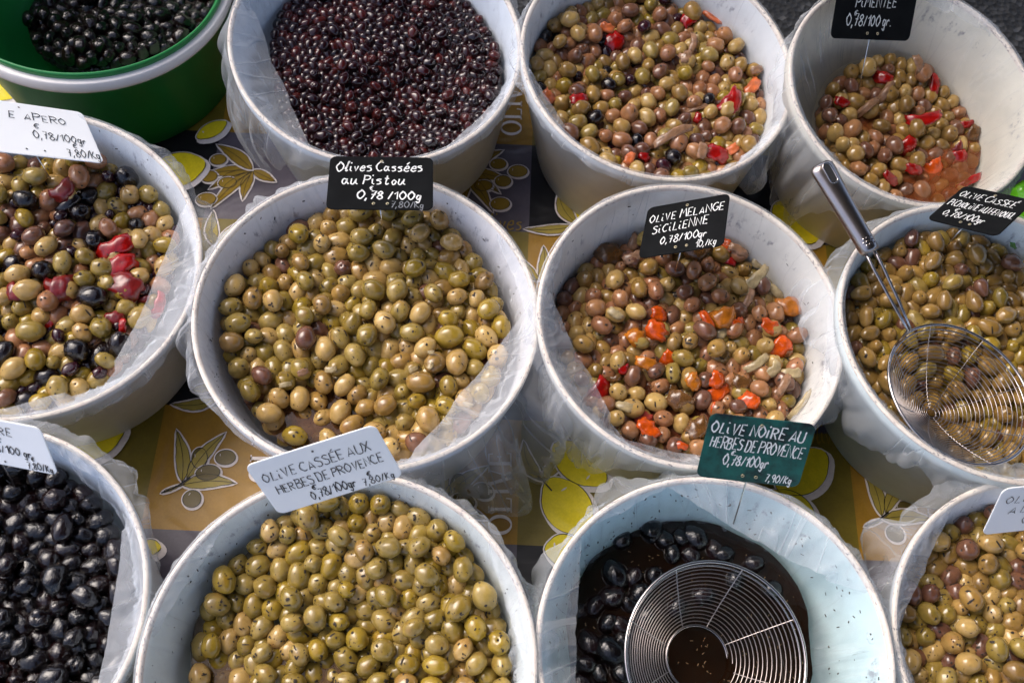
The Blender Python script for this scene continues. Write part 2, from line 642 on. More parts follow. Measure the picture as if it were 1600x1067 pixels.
# the spreading branch on the grey patches
for (px, py) in ((722, 270), (395, 268)):
    x, y = px_t(px, py)
    for (a, L, w, b) in ((.62, .062, .019, .05), (-.18, .062, .017, .05), (-.55, .058, .016, .06), (-1.45, .045, .015, .05), (-.95, .072, .016, .05), (3.6, .035, .014, .0)):
        if px < 500: a = PI - a
        draw_leaf(x, y, a, L, w, b if px > 500 else -b, 'deepleaf')
    for (dx, dy, rx, ry) in ((.045, .014, .010, .008), (.070, .004, .012, .009), (.052, -.012, .010, .0085), (.028, -.02, .011, .008), (.05, -.046, .012, .009)):
        if px < 500: dx = -dx
        draw_fruit(x + dx, y + dy, rx, ry, .1, 'deepleaf', .0007)
# white-edged leaves on the black patches
for (px, py, a, L, w, b) in ((900, 352, 2.02, .052, .019, .1), (898, 356, 3.25, .062, .014, .05), (340, 626, 3.3, .05, .015, .08), (300, 470 + 140, .2, .03, .012, 0),
                             (842, 440, 2.3, .05, .017, .05), (846, 442, 1.55, .05, .016, -.05), (335, 385, 1.75, .05, .017, .05), (338, 388, .9, .055, .016, .04)):
    x, y = px_t(px, py); draw_leaf(x, y, a, L, w, b)
# lemons (rx, ry in metres)
for (px, py, rx, ry, a, lf) in ((148, 688, .036, .027, .55, 0), (905, 725, .036, .026, 2.5, 1), (886, 792, .037, .030, -.95, 0), (1252, 738, .037, .028, .7, 0), (1234, 800, .032, .026, -.6, 0),
                                (278, 268, .036, .030, .35, 0), (332, 206, .022, .013, .7, 0), (1242, 350, .036, .033, -.9, 0), (925, 322, .034, .026, .5, 0), (8, 135, .04, .03, .2, 0),
                                (235, 856, .012, .01, 0, 0), (880, 860, .02, .02, 0, 0)):
    x, y = px_t(px, py); draw_fruit(x, y, rx, ry, a, 'lemon', .0016, True)
x, y = px_t(846, 752)
draw_leaf(x, y, 2.0, .05, .017, .12); draw_leaf(x, y, 1.12, .062, .017, -.08); draw_leaf(x, y, .0, .034, .009, .0, 'cream')
pline([px_t(832, 738), px_t(846, 750), px_t(862, 768)], .0016, 'line', .0026)
PR.flush('printed_twig')
x, y = px_t(100, 660)
draw_leaf(x, y, 2.4, .05, .018, .05); draw_leaf(x, y, 1.3, .05, .018, .05)


# --- serif capitals for the printed words, strokes as (x0,y0,x1,y1,width)
def serif_word(word, x, y, h, rot, kind, z=.0016):
    ca, sa = math.cos(rot), math.sin(rot)
    T = lambda p: (x + p[0] * h * ca - p[1] * h * sa, y + p[0] * h * sa + p[1] * h * ca)
    th, tn = .15, .055
    pen = 0.0

    def ln(a, b, w):
        v, f = ribbon_pts([(pen + a[0], a[1]), (pen + b[0], b[1])], w)
        PR[kind].add([(*T(p), z) for p in v], f)

    def arc(cx, cy, rx, ry, a0, a1, w0, w1):
        pts = []; ws = []
        for k in range(25):
            a = a0 + (a1 - a0) * k / 24
            pts.append((pen + cx + rx * math.cos(a), cy + ry * math.sin(a)))
            ws.append(w0 + (w1 - w0) * abs(math.cos(a)))
        v, f = ribbon_pts(pts, ws)
        PR[kind].add([(*T(p), z) for p in v], f)

    def stem(xx, y0=0.0, y1=1.0, w=None):
        ln((xx, y0), (xx, y1), w or th)
        if y0 == 0: ln((xx - .15, tn / 2), (xx + .15, tn / 2), tn)
        if y1 == 1: ln((xx - .15, 1 - tn / 2), (xx + .15, 1 - tn / 2), tn)
    for ch in word:
        if ch == 'O': arc(.42, .5, .36, .47, 0, 2 * PI, tn, th); pen += .92
        elif ch == 'L': stem(.16); ln((.16, tn / 2), (.62, tn / 2), tn); ln((.60, 0), (.64, .24), tn); pen += .74
        elif ch == 'I': stem(.2); pen += .42
        elif ch == 'V': ln((.08, 1), (.40, 0), th); ln((.72, 1), (.42, 0), tn); ln((-.05, .97), (.22, .97), tn); ln((.60, .97), (.85, .97), tn); pen += .86
        elif ch == 'E':
            stem(.16); ln((.16, tn / 2), (.62, tn / 2), tn); ln((.16, .97), (.58, .97), tn); ln((.16, .52), (.46, .52), tn)
            ln((.60, 0), (.63, .22), tn); ln((.57, 1), (.59, .8), tn); ln((.46, .43), (.46, .61), tn); pen += .74
        elif ch == 'C': arc(.42, .5, .36, .47, .7, 2 * PI - .7, tn, th); ln((.70, .74), (.72, .99), tn); pen += .84
        elif ch == 'T': stem(.36); ln((.02, .97), (.70, .97), tn); ln((.03, 1), (.02, .76), tn); ln((.69, 1), (.70, .76), tn); pen += .78
        elif ch == 'R': stem(.16); arc(.36, .74, .22, .235, -PI / 2, PI / 2, tn, th); ln((.16, .97), (.37, .97), tn); ln((.16, .51), (.37, .51), tn); ln((.36, .52), (.68, .03), th); pen += .78
        elif ch == 'N': stem(.14, w=tn); stem(.72, .0, 1.0, tn); ln((.12, .98), (.74, .0), th); pen += .92
        elif ch == 'S':
            pts = [(.50, .76), (.46, .92), (.30, .97), (.14, .88), (.12, .72), (.24, .58), (.40, .46), (.50, .30), (.44, .10), (.28, .03), (.12, .10), (.07, .27)]
            ws = [tn, tn, tn, .09, .12, th, th, .12, .09, tn, tn, tn]
            v, f = ribbon_pts([(pen + a, b) for a, b in pts], ws)
            PR[kind].add([(*T(p), z) for p in v], f); ln((.50, .7), (.5, .97), tn); ln((.07, .03), (.07, .32), tn); pen += .64
        else: pen += .4


def word_at(word, px, py, px2, py2, h, kind):
    a = px_t(px, py); b = px_t(px2, py2)
    serif_word(word, a[0], a[1], h, math.atan2(b[1] - a[1], b[0] - a[0]), kind)
    PR.flush('printed_word')


word_at('OLIVE', 800, 836, 799, 700, .0255, 'cream')
word_at('OLIVE', 425, 755, 434, 660, .0255, 'cream')
word_at('OLIVE', 815, 214, 816, 100, .027, 'cream')
word_at('OLIVE', 1492, 880, 1484, 760, .0265, 'cream')
word_at('CITRONS', 1010, 866, 850, 858, .0165, 'cream')
word_at('CITRONS', 975, 240, 826, 233, .0165, 'cream')
word_at('CITRONS', 440, 860, 300, 850, .0165, 'cream')


# ------------------------------------------------------------------ handwriting: single-stroke letters on a 0-9 grid
GL = {
'A': '00 38 60|12 52', 'B': '00 09 ~09 49 57 35 05|~05 45 63 50 00', 'C': '~68 39 06 03 30 61', 'D': '00 09 ~09 49 65 40 00', 'E': '59 09 00 50|05 44',
'F': '00 09 59|05 44', 'G': '~68 39 06 03 30 62 64 44', 'H': '00 09|60 69|05 65', 'I': '00 06|08 19', 'K': '00 09|58 14 60', 'L': '09 00 50', 'M': '00 19 34 69 80',
'N': '00 09 60 69', 'O': '~39 06 03 30 63 66 39 29', 'P': '00 09 ~09 49 67 45 05', 'R': '00 09 ~09 49 67 45 05|25 60', 'S': '~58 29 07 35 54 51 20 01', 'T': '09 69|39 30',
'U': '~09 02 20 50 62 69', 'V': '09 30 69', 'X': '00 69|09 60', 'Z': '09 69 00 60',
'a': '~44 15 02 20 43 45|45 42 60', 'e': '~03 43 45 25 02 20 51', 'g': '~44 15 02 20 43 45|~45 42 3c 0b', 'i': '05 01 20|08 09', 'k': '00 09|45 13 50', 'l': '~02 39 28 11 20 31',
'n': '05 00|~03 25 43 40', 'o': '~25 03 20 43 25 15', 'p': '05 0c|~04 35 43 20 01', 'q': '~44 15 02 20 43|45 4c', 'r': '05 00|~03 25 44', 's': '~45 15 04 33 41 20 00', 't': '~29 21 30 51|06 46', 'u': '~05 01 20 44|45 41 60', 'v': '05 20 45', 'w': '~05 11 24 31 56',
'0': '~39 06 03 30 63 66 39 29', '1': '06 39 30', '2': '~07 29 58 45 00|00 60', '3': '~08 39 57 35|~35 53 30 01', '4': '49 03 63|47 40', '5': '59 19 05 ~05 45 52 20 01', '6': '~58 25 02 20 52 34 03', '7': '09 59 20|15 55',
'8': '~35 07 39 57 35 02 30 62 35', '9': '~57 29 06 34 57 40', '/': '00 49', ',': '11 0b', '.': '00 10', '€': '~68 39 05 20 51|06 46|04 44', "'": '07 29', '-': '04 44',
}


def glyph(ch):
    acc = None
    if ch == 'É': ch, acc = 'E', "2a 4c"
    if ch == 'é': ch, acc = 'e', '27 49'
    w = 4.2 if ch.islower() else 6.5
    out = []
    src = GL.get(ch)
    if src is None: return [], 4.0
    if acc: src += '|' + acc
    hx = lambda c: int(c, 16) if c != 'b' and c != 'c' else None
    below = {'b': -2.0, 'c': -3.5}
    for st in src.split('|'):
        curve = '~' in st
        pts = []
        for tk in st.replace('~', '').split():
            yy = below[tk[1]] if (tk[1] in below and not acc) else int(tk[1], 16)
            pts.append((int(tk[0], 16), yy))
        if curve and len(pts) > 2:
            q = []
            P = [pts[0]] + pts + [pts[-1]]
            for i in range(1, len(P) - 2):
                for k in range(5):
                    u = k / 5
                    q.append(tuple(.5 * ((2 * P[i][c]) + (-P[i - 1][c] + P[i + 1][c]) * u + (2 * P[i - 1][c] - 5 * P[i][c] + 4 * P[i + 1][c] - P[i + 2][c]) * u * u
                                         + (-P[i - 1][c] + 3 * P[i][c] - 3 * P[i + 1][c] + P[i + 2][c]) * u ** 3) for c in (0, 1)))
            q.append(pts[-1]); pts = q
        out.append(pts)
    mx = max([p[0] for s in out for p in s] + [2])
    return out, mx + 2.4


def handwriting(lines, rnd):
    """lines: (text, x, y, cap height, total width or None, slope) in card metres -> 2-D ribbons"""
    V, Fc = [], []
    for (txt, x, y, h, width, slope, pw) in lines:
        sc = h / 9.0
        adv = []
        for ch in txt:
            adv.append((3.2 if ch == ' ' else glyph(ch)[1]))
        sx = sc if width is None else width / (sum(adv) or 1)
        pen = 0.0
        for ch, a in zip(txt, adv):
            if ch != ' ':
                st, _ = glyph(ch)
                dy = rnd.uniform(-.35, .35); k = rnd.uniform(.9, 1.1); sh = rnd.uniform(.05, .22)
                for s in st:
                    pts = []
                    for (gx, gy) in s:
                        X = (pen + gx * k + sh * gy) * sx
                        Y = (gy * k + dy) * sc
                        pts.append((x + X - slope * Y + rnd.gauss(0, .00012), y + Y + slope * X + rnd.gauss(0, .00012)))
                    ws = [pw * 1.12 * rnd.uniform(.75, 1.2) for _ in pts]
                    v, f = ribbon_pts(pts, ws)
                    b = len(V)
                    V += v; Fc += [tuple(i + b for i in q) for q in f]
            pen += a
    return V, Fc


for (px, py, px2, py2) in ((745, 358, 818, 362), (1262, 694, 1322, 694), (172, 642, 248, 640)):
    a = px_t(px, py); b = px_t(px2, py2)
    W_ = math.hypot(b[0] - a[0], b[1] - a[1]); an = math.atan2(b[1] - a[1], b[0] - a[0])
    Vh, Fh = handwriting([('Olives', 0, 0, .021, W_, 0, .0014)], random.Random(3))
    PR['goldtext'].add([(a[0] + x * math.cos(an) - y * math.sin(an), a[1] + x * math.sin(an) + y * math.cos(an), .0022) for x, y in Vh], Fh)
    PR.flush('printed_word')


# ------------------------------------------------------------------ buckets
HB = 0.165       # rim height above the cloth
# centre x, centre y, rim radius, tilt about x, tilt about y (degrees)
BK = {'B1': (-0.5214, 0.9029, 0.1692, -0.07, 6.38), 'B2': (-0.1683, 0.8150, 0.1667, 4.02, 5.37), 'B3': (0.1525, 0.8019, 0.1589, 3.38, 6.74),
      'B4': (0.4385, 0.7747, 0.1469, 6.82, 7.00), 'B5': (-0.4965, 0.5101, 0.1745, 3.31, 7.89), 'B6': (-0.1433, 0.4657, 0.1705, -2.29, 3.88),
      'B7': (0.1777, 0.4727, 0.1555, 2.40, 4.26), 'B8': (0.4780, 0.4700, 0.1584, -2.57, 4.11), 'B9': (-0.4669, 0.1661, 0.1606, 2.96, 1.84),
      'B10': (-0.1350, 0.1307, 0.1692, 0.08, 0.43), 'B11': (0.1842, 0.1564, 0.1534, -0.40, -2.19), 'B12': (0.4949, 0.1693, 0.1545, -1.58, -0.69)}


class Frame:
    def __init__(s, k):
        x, y, r, tx, ty = BK[k]
        s.k = k; s.R = r; s.C = Vector((x, y, HB))
        s.n = Vector((math.tan(math.radians(ty)), -math.tan(math.radians(tx)), 1)).normalized()
        s.ex = (Vector((1, 0, 0)) - s.n * s.n.x).normalized()
        s.ey = s.n.cross(s.ex)

    def P(s, u, v, w):
        """rim frame -> world; walls straighten down to a flat base on the cloth"""
        a = s.C + s.ex * u + s.ey * v + s.n * w
        d = min(1.0, max(0.0, -w / HB))
        if d <= 0: return a
        b = Vector((s.C.x + u, s.C.y + v, HB + w))
        return a.lerp(b, d)

    def pix(s, px, py, w):
        """where the ray of this pixel meets the plane lying w above the rim plane (rim frame u, v)"""
        d = ray(px, py)
        o = s.C + s.n * w
        t = (o - CAMP).dot(s.n) / d.dot(s.n)
        q = CAMP + d * t - o
        return q.dot(s.ex), q.dot(s.ey)

    def wall(s, w):
        return s.R - .0062 + w * .16 * s.R / HB

FR = {k: Frame(k) for k in BK}
rimM = rim_mat()
NSEG = 128


def lathe(fr, prof, name, mat, parent, closed=False):
    v, f, uv = [], [], []
    L = 0
    for i, (r, w) in enumerate(prof):
        if i: L += math.hypot(r - prof[i - 1][0], w - prof[i - 1][1])
        for k in range(NSEG + 1):
            a = 2 * PI * k / NSEG
            v.append(fr.P(r * math.cos(a), r * math.sin(a), w)); uv.append((a * fr.R, L))
    n = NSEG + 1
    for i in range(len(prof) - 1):
        for k in range(NSEG):
            f.append((i * n + k, i * n + k + 1, (i + 1) * n + k + 1, (i + 1) * n + k))
    o = mesh(name, v, f, mat, parent, True, uv)
    return o


def make_bucket(k, body_mat, label, green=False):
    fr = FR[k]
    root = empty('bucket', (fr.C.x, fr.C.y, 0), label, 'bucket', 'buckets of olives on the table')
    R = fr.R; h = HB - .001
    rb = R * .83
    if green:
        lathe(fr, [(0.0, -h), (rb, -h), (rb + .003, -h + .003), (R - .010, -.034), (R - .0075, -.033), (R - .0065, -.019)], 'body', body_mat[0], root)
        lathe(fr, [(R - .007, -.0195), (R + .0005, -.019), (R + .0012, -.015), (R + .0005, -.004), (R - .0008, -.003), (R - .007, -.003)], 'rim_band', body_mat[1], root)
        lathe(fr, [(R - .0065, -.003), (R - .0055, .004), (R - .0068, .006), (R - .0085, .0055), (R - .0095, .002), (R - .014, -.004), (R - .016, -.03), (rb - .012, -h + .004), (0.0, -h + .0035)], 'inner_wall', body_mat[0], root)
    else:
        lathe(fr, [(0.0, -h), (rb - .002, -h), (rb, -h + .002), (R - .0035, -.016), (R - .0012, -.0155), (R - .0005, -.008), (R - .0006, -.0026)], 'body', body_mat, root)
        lathe(fr, [(R - .0006, -.0026), (R - .0002, -.0012), (R - .001, -.0001), (R - .0025, .0004), (R - .0042, .0), (R - .0052, -.0012), (R - .0058, -.004)], 'rim', rimM, root)
        lathe(fr, [(R - .0058, -.004), (fr.wall(-.02), -.02), (fr.wall(-.05), -.05), (fr.wall(-.12), -.12), (rb - .004, -h + .004), (0.0, -h + .0035)], 'inner_wall', body_mat, root)
    return root


W_COL = {'B2': srgb(234, 238, 238), 'B3': srgb(236, 236, 230), 'B4': srgb(234, 226, 204), 'B5': srgb(236, 238, 236), 'B6': srgb(236, 232, 228), 'B7': srgb(236, 231, 218),
         'B8': srgb(226, 236, 230), 'B9': srgb(226, 232, 234), 'B10': srgb(230, 234, 224), 'B11': srgb(212, 234, 228), 'B12': srgb(226, 228, 226)}
BL = {'B1': 'dark green plastic bucket with white rim band, deep dark olives inside', 'B2': 'white bucket full of small maroon olives behind the pistou card',
      'B3': 'white bucket heaped with mixed olives, red pepper and carrot strips', 'B4': 'cream white bucket half filled with chilli olives beside the asphalt',
      'B5': 'white bucket of mixed olives and dried tomato below the green bucket', 'B6': 'large white central bucket heaped with herb-specked cracked olives',
      'B7': 'white bucket of Sicilian mixed olives with orange pepper pieces', 'B8': 'white bucket of plain pointed green olives holding a wire skimmer',
      'B9': 'white bucket of glossy black olives in the lower left corner', 'B10': 'large white bucket of green herb olives behind the tilted white card',
      'B11': 'pale aqua white bucket of dark brine with few black olives floating', 'B12': 'white bucket of brownish green olives in the lower right corner'}
greenM = plain('green_plastic', srgb(28, 122, 58), .3, .12, 12, bump=.04)
bandM = plain('white_band_plastic', srgb(226, 220, 216), .4, .06, 30)
for k in BK:
    if k == 'B1': make_bucket(k, (greenM, bandM), BL[k], True)
    else: make_bucket(k, bucket_mat('bucket_plastic_' + k, W_COL[k]), BL[k])

# ------------------------------------------------------------------ where the contents end: pixel, depth under the rim
BND = {
'B1': [(20, 10, .100), (60, 75, .100), (150, 92, .100), (240, 78, .100), (300, 40, .100), (330, -20, .100), (280, -120, .100), (150, -150, .100), (40, -110, .100)],
'B2': [(418, 60, .05), (425, 110, .05), (447, 190, .05), (480, 232, .045), (520, 250, .04), (600, 256, .04), (690, 243, .04), (760, 185, .045), (783, 110, .05), (765, 45, .05), (730, -5, .05), (640, -60, .05), (500, -60, .05), (435, 0, .05)],
'B3': [(830, 60, .03), (838, 120, .035), (868, 190, .04), (925, 240, .04), (980, 268, .04), (1080, 276, .038), (1160, 252, .04), (1205, 200, .042), (1212, 140, .048), (1195, 80, .055), (1150, 20, .055), (1090, -30, .05), (950, -45, .04), (860, -10, .03)],
'B4': [(1288, 130, .07), (1310, 95, .07), (1400, 68, .07), (1480, 75, .08), (1520, 130, .085), (1550, 190, .085), (1545, 240, .09), (1500, 285, .09), (1420, 305, .08), (1350, 268, .07), (1310, 210, .06)],
'B5': [(-60, 250, .035), (20, 232, .03), (100, 240, .03), (200, 258, .03), (255, 308, .035), (275, 350, .04), (262, 430, .05), (240, 490, .05), (200, 550, .05), (120, 612, .05), (40, 640, .05), (-60, 640, .05), (-170, 540, .05), (-190, 400, .045), (-140, 300, .04)],
'B6': [(345, 440, .03), (375, 370, .028), (440, 322, .026), (550, 312, .026), (680, 328, .026), (740, 382, .03), (775, 440, .035), (795, 500, .04), (785, 570, .045), (745, 640, .045), (690, 692, .045), (620, 708, .045), (520, 703, .045), (420, 668, .045), (365, 590, .035), (335, 510, .03)],
'B7': [(870, 440, .055), (910, 395, .058), (980, 368, .058), (1100, 352, .055), (1190, 375, .06), (1230, 420, .062), (1255, 480, .062), (1262, 550, .06), (1240, 630, .055), (1180, 690, .05), (1090, 702, .05), (1000, 682, .05), (935, 632, .05), (890, 570, .05), (868, 510, .055)],
'B8': [(1330, 430, .03), (1370, 380, .028), (1430, 343, .024), (1520, 356, .024), (1600, 398, .03), (1690, 450, .03), (1740, 540, .03), (1700, 660, .04), (1600, 738, .04), (1520, 728, .04), (1440, 665, .04), (1385, 602, .04), (1335, 530, .035)],
'B9': [(0, 715, .04), (80, 720, .04), (135, 760, .04), (180, 830, .04), (200, 920, .045), (205, 1000, .05), (180, 1070, .05), (100, 1150, .05), (-50, 1180, .05), (-180, 1100, .05), (-230, 940, .05), (-190, 800, .045), (-90, 725, .04)],
'B10': [(298, 960, .05), (335, 900, .045), (395, 830, .03), (450, 792, .02), (560, 765, .015), (670, 780, .02), (720, 838, .03), (760, 900, .04), (785, 960, .05), (800, 1040, .06), (780, 1150, .06), (680, 1240, .06), (520, 1270, .06), (380, 1210, .06), (312, 1110, .06), (293, 1030, .06)],
'B11': [(905, 910, .075), (920, 870, .075), (965, 840, .075), (1010, 815, .075), (1100, 808, .075), (1145, 845, .078), (1190, 862, .08), (1235, 905, .08), (1258, 1010, .08), (1250, 1110, .08), (1180, 1230, .08), (1080, 1260, .08), (970, 1200, .08), (912, 1080, .08), (900, 990, .075)],
'B12': [(1400, 940, .045), (1420, 890, .042), (1460, 830, .038), (1520, 796, .035), (1600, 785, .035), (1700, 800, .035), (1780, 870, .04), (1820, 960, .04), (1790, 1070, .045), (1700, 1160, .05), (1580, 1190, .05), (1470, 1140, .05), (1412, 1060, .05), (1397, 1000, .048)],
}
NA = 180
RHO, DEP = {}, {}
for k, pts in BND.items():
    fr = FR[k]
    L = []
    for (px, py, d) in pts:
        u, v = fr.pix(px, py, -d)
        r = min(math.hypot(u, v), fr.wall(-d) - .002)
        L.append((math.atan2(v, u) % (2 * PI), r, d))
    L.sort()
    a = np.array([L[-1][0] - 2 * PI] + [q[0] for q in L] + [L[0][0] + 2 * PI])
    r = np.array([L[-1][1]] + [q[1] for q in L] + [L[0][1]])
    d = np.array([L[-1][2]] + [q[2] for q in L] + [L[0][2]])
    th = np.arange(NA) * 2 * PI / NA
    rr, dd = np.interp(th, a, r), np.interp(th, a, d)
    ker = np.array([1, 2, 3, 2, 1]) / 9.0
    sm = lambda q: sum(ker[i] * np.roll(q, i - 2) for i in range(5))
    RHO[k], DEP[k] = sm(rr), sm(dd)


def rho(k, a):
    i = np.floor(a / (2 * PI) * NA).astype(int); fr_ = a / (2 * PI) * NA - i
    return RHO[k][i % NA] * (1 - fr_) + RHO[k][(i + 1) % NA] * fr_


def dep(k, a):
    i = np.floor(a / (2 * PI) * NA).astype(int); fr_ = a / (2 * PI) * NA - i
    return DEP[k][i % NA] * (1 - fr_) + DEP[k][(i + 1) % NA] * fr_


# bumps and hollows of the heaps: pixel, height change, radius
HILL = {'B2': [(610, 160, -.018, .05), (560, 60, .008, .07)], 'B3': [(1010, 120, -.010, .06), (1090, 60, .012, .06), (1130, 200, .006, .05)], 'B4': [(1345, 165, -.02, .03), (1440, 90, .012, .05), (1430, 295, -.02, .04)],
        'B5': [(110, 330, .012, .08), (120, 520, .004, .06)], 'B6': [(505, 620, -.016, .04), (600, 400, .014, .09), (700, 640, .006, .05)], 'B7': [(1045, 640, -.016, .05), (1000, 470, .01, .07), (1180, 500, .008, .05)],
        'B8': [(1500, 450, .012, .08), (1520, 640, -.012, .06)], 'B9': [(60, 900, .012, .09)], 'B10': [(530, 1030, -.013, .035), (600, 860, .012, .09), (380, 900, .01, .05), (700, 960, .008, .05)],
        'B12': [(1580, 950, .014, .09)], 'B1': [], 'B11': []}


def level(k, u, v):
    """surface height of the contents in the rim frame"""
    fr = FR[k]
    u = np.asarray(u, float); v = np.asarray(v, float)
    a = np.arctan2(v, u) % (2 * PI)
    r = np.hypot(u, v)
    q = np.clip(r / np.maximum(rho(k, a), 1e-4), 0, 1)
    mean = float(DEP[k].mean())
    w = -(dep(k, a) * q ** 1.5 + mean * (1 - q ** 1.5))
    for (px, py, dz, s) in HILL[k]:
        uu, vv = fr.pix(px, py, -mean)
        w = w + dz * np.exp(-((u - uu) ** 2 + (v - vv) ** 2) / (2 * s * s))
    return w


# ------------------------------------------------------------------ plastic liners
filmM = film_mat('liner_film', .10)
filmM2 = film_mat('liner_film_folded', .20)
filmM3 = film_mat('liner_film_flap', .17)
# per bucket: (angle deg, half width deg, hang length, flare, slack)   angle 0 = right, 90 = far side, 270 = near side
FLAP = {
'B2': [(200, 45, .10, .012, 0.0), (180, 30, .09, .008, 0), (10, 30, .03, .006, 0)],
'B3': [(175, 25, .02, .006, 0), (325, 22, .07, .012, 0), (270, 30, .012, .003, 0)],
'B4': [(70, 40, .05, .022, 0), (215, 30, .10, .010, 0), (175, 20, .03, .006, 0), (290, 30, .03, .01, 0)],
'B5': [(30, 35, .035, .010, 0), (70, 30, .03, .008, 0), (300, 30, .02, .004, 0)],
'B6': [(325, 36, .11, .034, 0), (190, 22, .06, .016, 0), (150, 40, .035, .014, 0), (0, 18, .07, .024, 0)],
'B7': [(225, 25, .10, .010, 0), (340, 22, .03, .010, 0), (190, 20, .05, .006, 0)],
'B8': [(160, 25, .07, .022, 0), (215, 30, .04, .008, 0), (250, 25, .03, .006, 0), (120, 20, .03, .008, 0)],
'B9': [(60, 35, .03, .008, 0), (15, 25, .02, .004, 0)],
'B10': [(15, 25, .04, .010, 0), (60, 25, .03, .008, 0), (150, 25, .015, .004, 0)],
'B11': [(170, 35, .085, .016, 0), (115, 25, .06, .014, 0), (20, 35, .05, .012, 0)],
'B12': [(150, 40, .05, .018, 0), (200, 25, .04, .01, 0), (100, 30, .05, .014, 0)],
}
# stretches where the film hangs as a straight curtain away from the wall (angle, half width)
SAG = {'B2': [(200, 40), (330, 25)], 'B3': [(215, 20), (310, 15)], 'B4': [(225, 40), (150, 30)], 'B5': [(345, 45), (300, 25)], 'B6': [(335, 45), (300, 25), (30, 20)], 'B7': [(210, 45), (170, 15), (350, 25), (265, 25)],
       'B8': [(215, 40)], 'B9': [(0, 40), (60, 20)], 'B10': [(0, 20), (160, 30)], 'B11': [(170, 40), (65, 35), (0, 25)], 'B12': [(150, 30)]}
LL = {'B2': 'clear crumpled liner hanging over the bucket of small maroon olives', 'B3': 'clear liner tucked inside the mixed olive and carrot bucket', 'B4': 'clear liner pulled up around the half empty chilli olive bucket',
      'B5': 'clear liner in the dried tomato olive bucket at left', 'B6': 'clear crumpled liner with a big flap beside the central bucket', 'B7': 'clear liner in the orange pepper olive bucket',
      'B8': 'clear liner of the pointed green olive bucket under the skimmer', 'B9': 'clear liner in the glossy black olive bucket', 'B10': 'clear liner in the front bucket of green herb olives',
      'B11': 'clear wide folded liner around the dark brine bucket', 'B12': 'clear liner in the lower right corner bucket'}


# straight-edged folds where the film is pulled from one point of the rim to another (angle, half width)
CHORD = {'B2': [(205, 44), (325, 24)], 'B3': [(212, 26), (318, 18)], 'B4': [(225, 44), (60, 22)], 'B5': [(347, 44), (293, 28)], 'B6': [(328, 43), (284, 22), (22, 22)], 'B7': [(208, 40), (262, 30), (352, 24), (165, 18)],
         'B8': [(212, 26), (250, 20)], 'B9': [(2, 36), (62, 20)], 'B10': [(20, 24), (155, 22)], 'B11': [(178, 38), (62, 42), (118, 18)], 'B12': [(150, 28), (200, 20)]}


def ang_w(a, c, hw):
    d = (a - math.radians(c) + PI) % (2 * PI) - PI
    x = abs(d) / math.radians(hw)
    return math.exp(-(x ** 2) * 1.2)


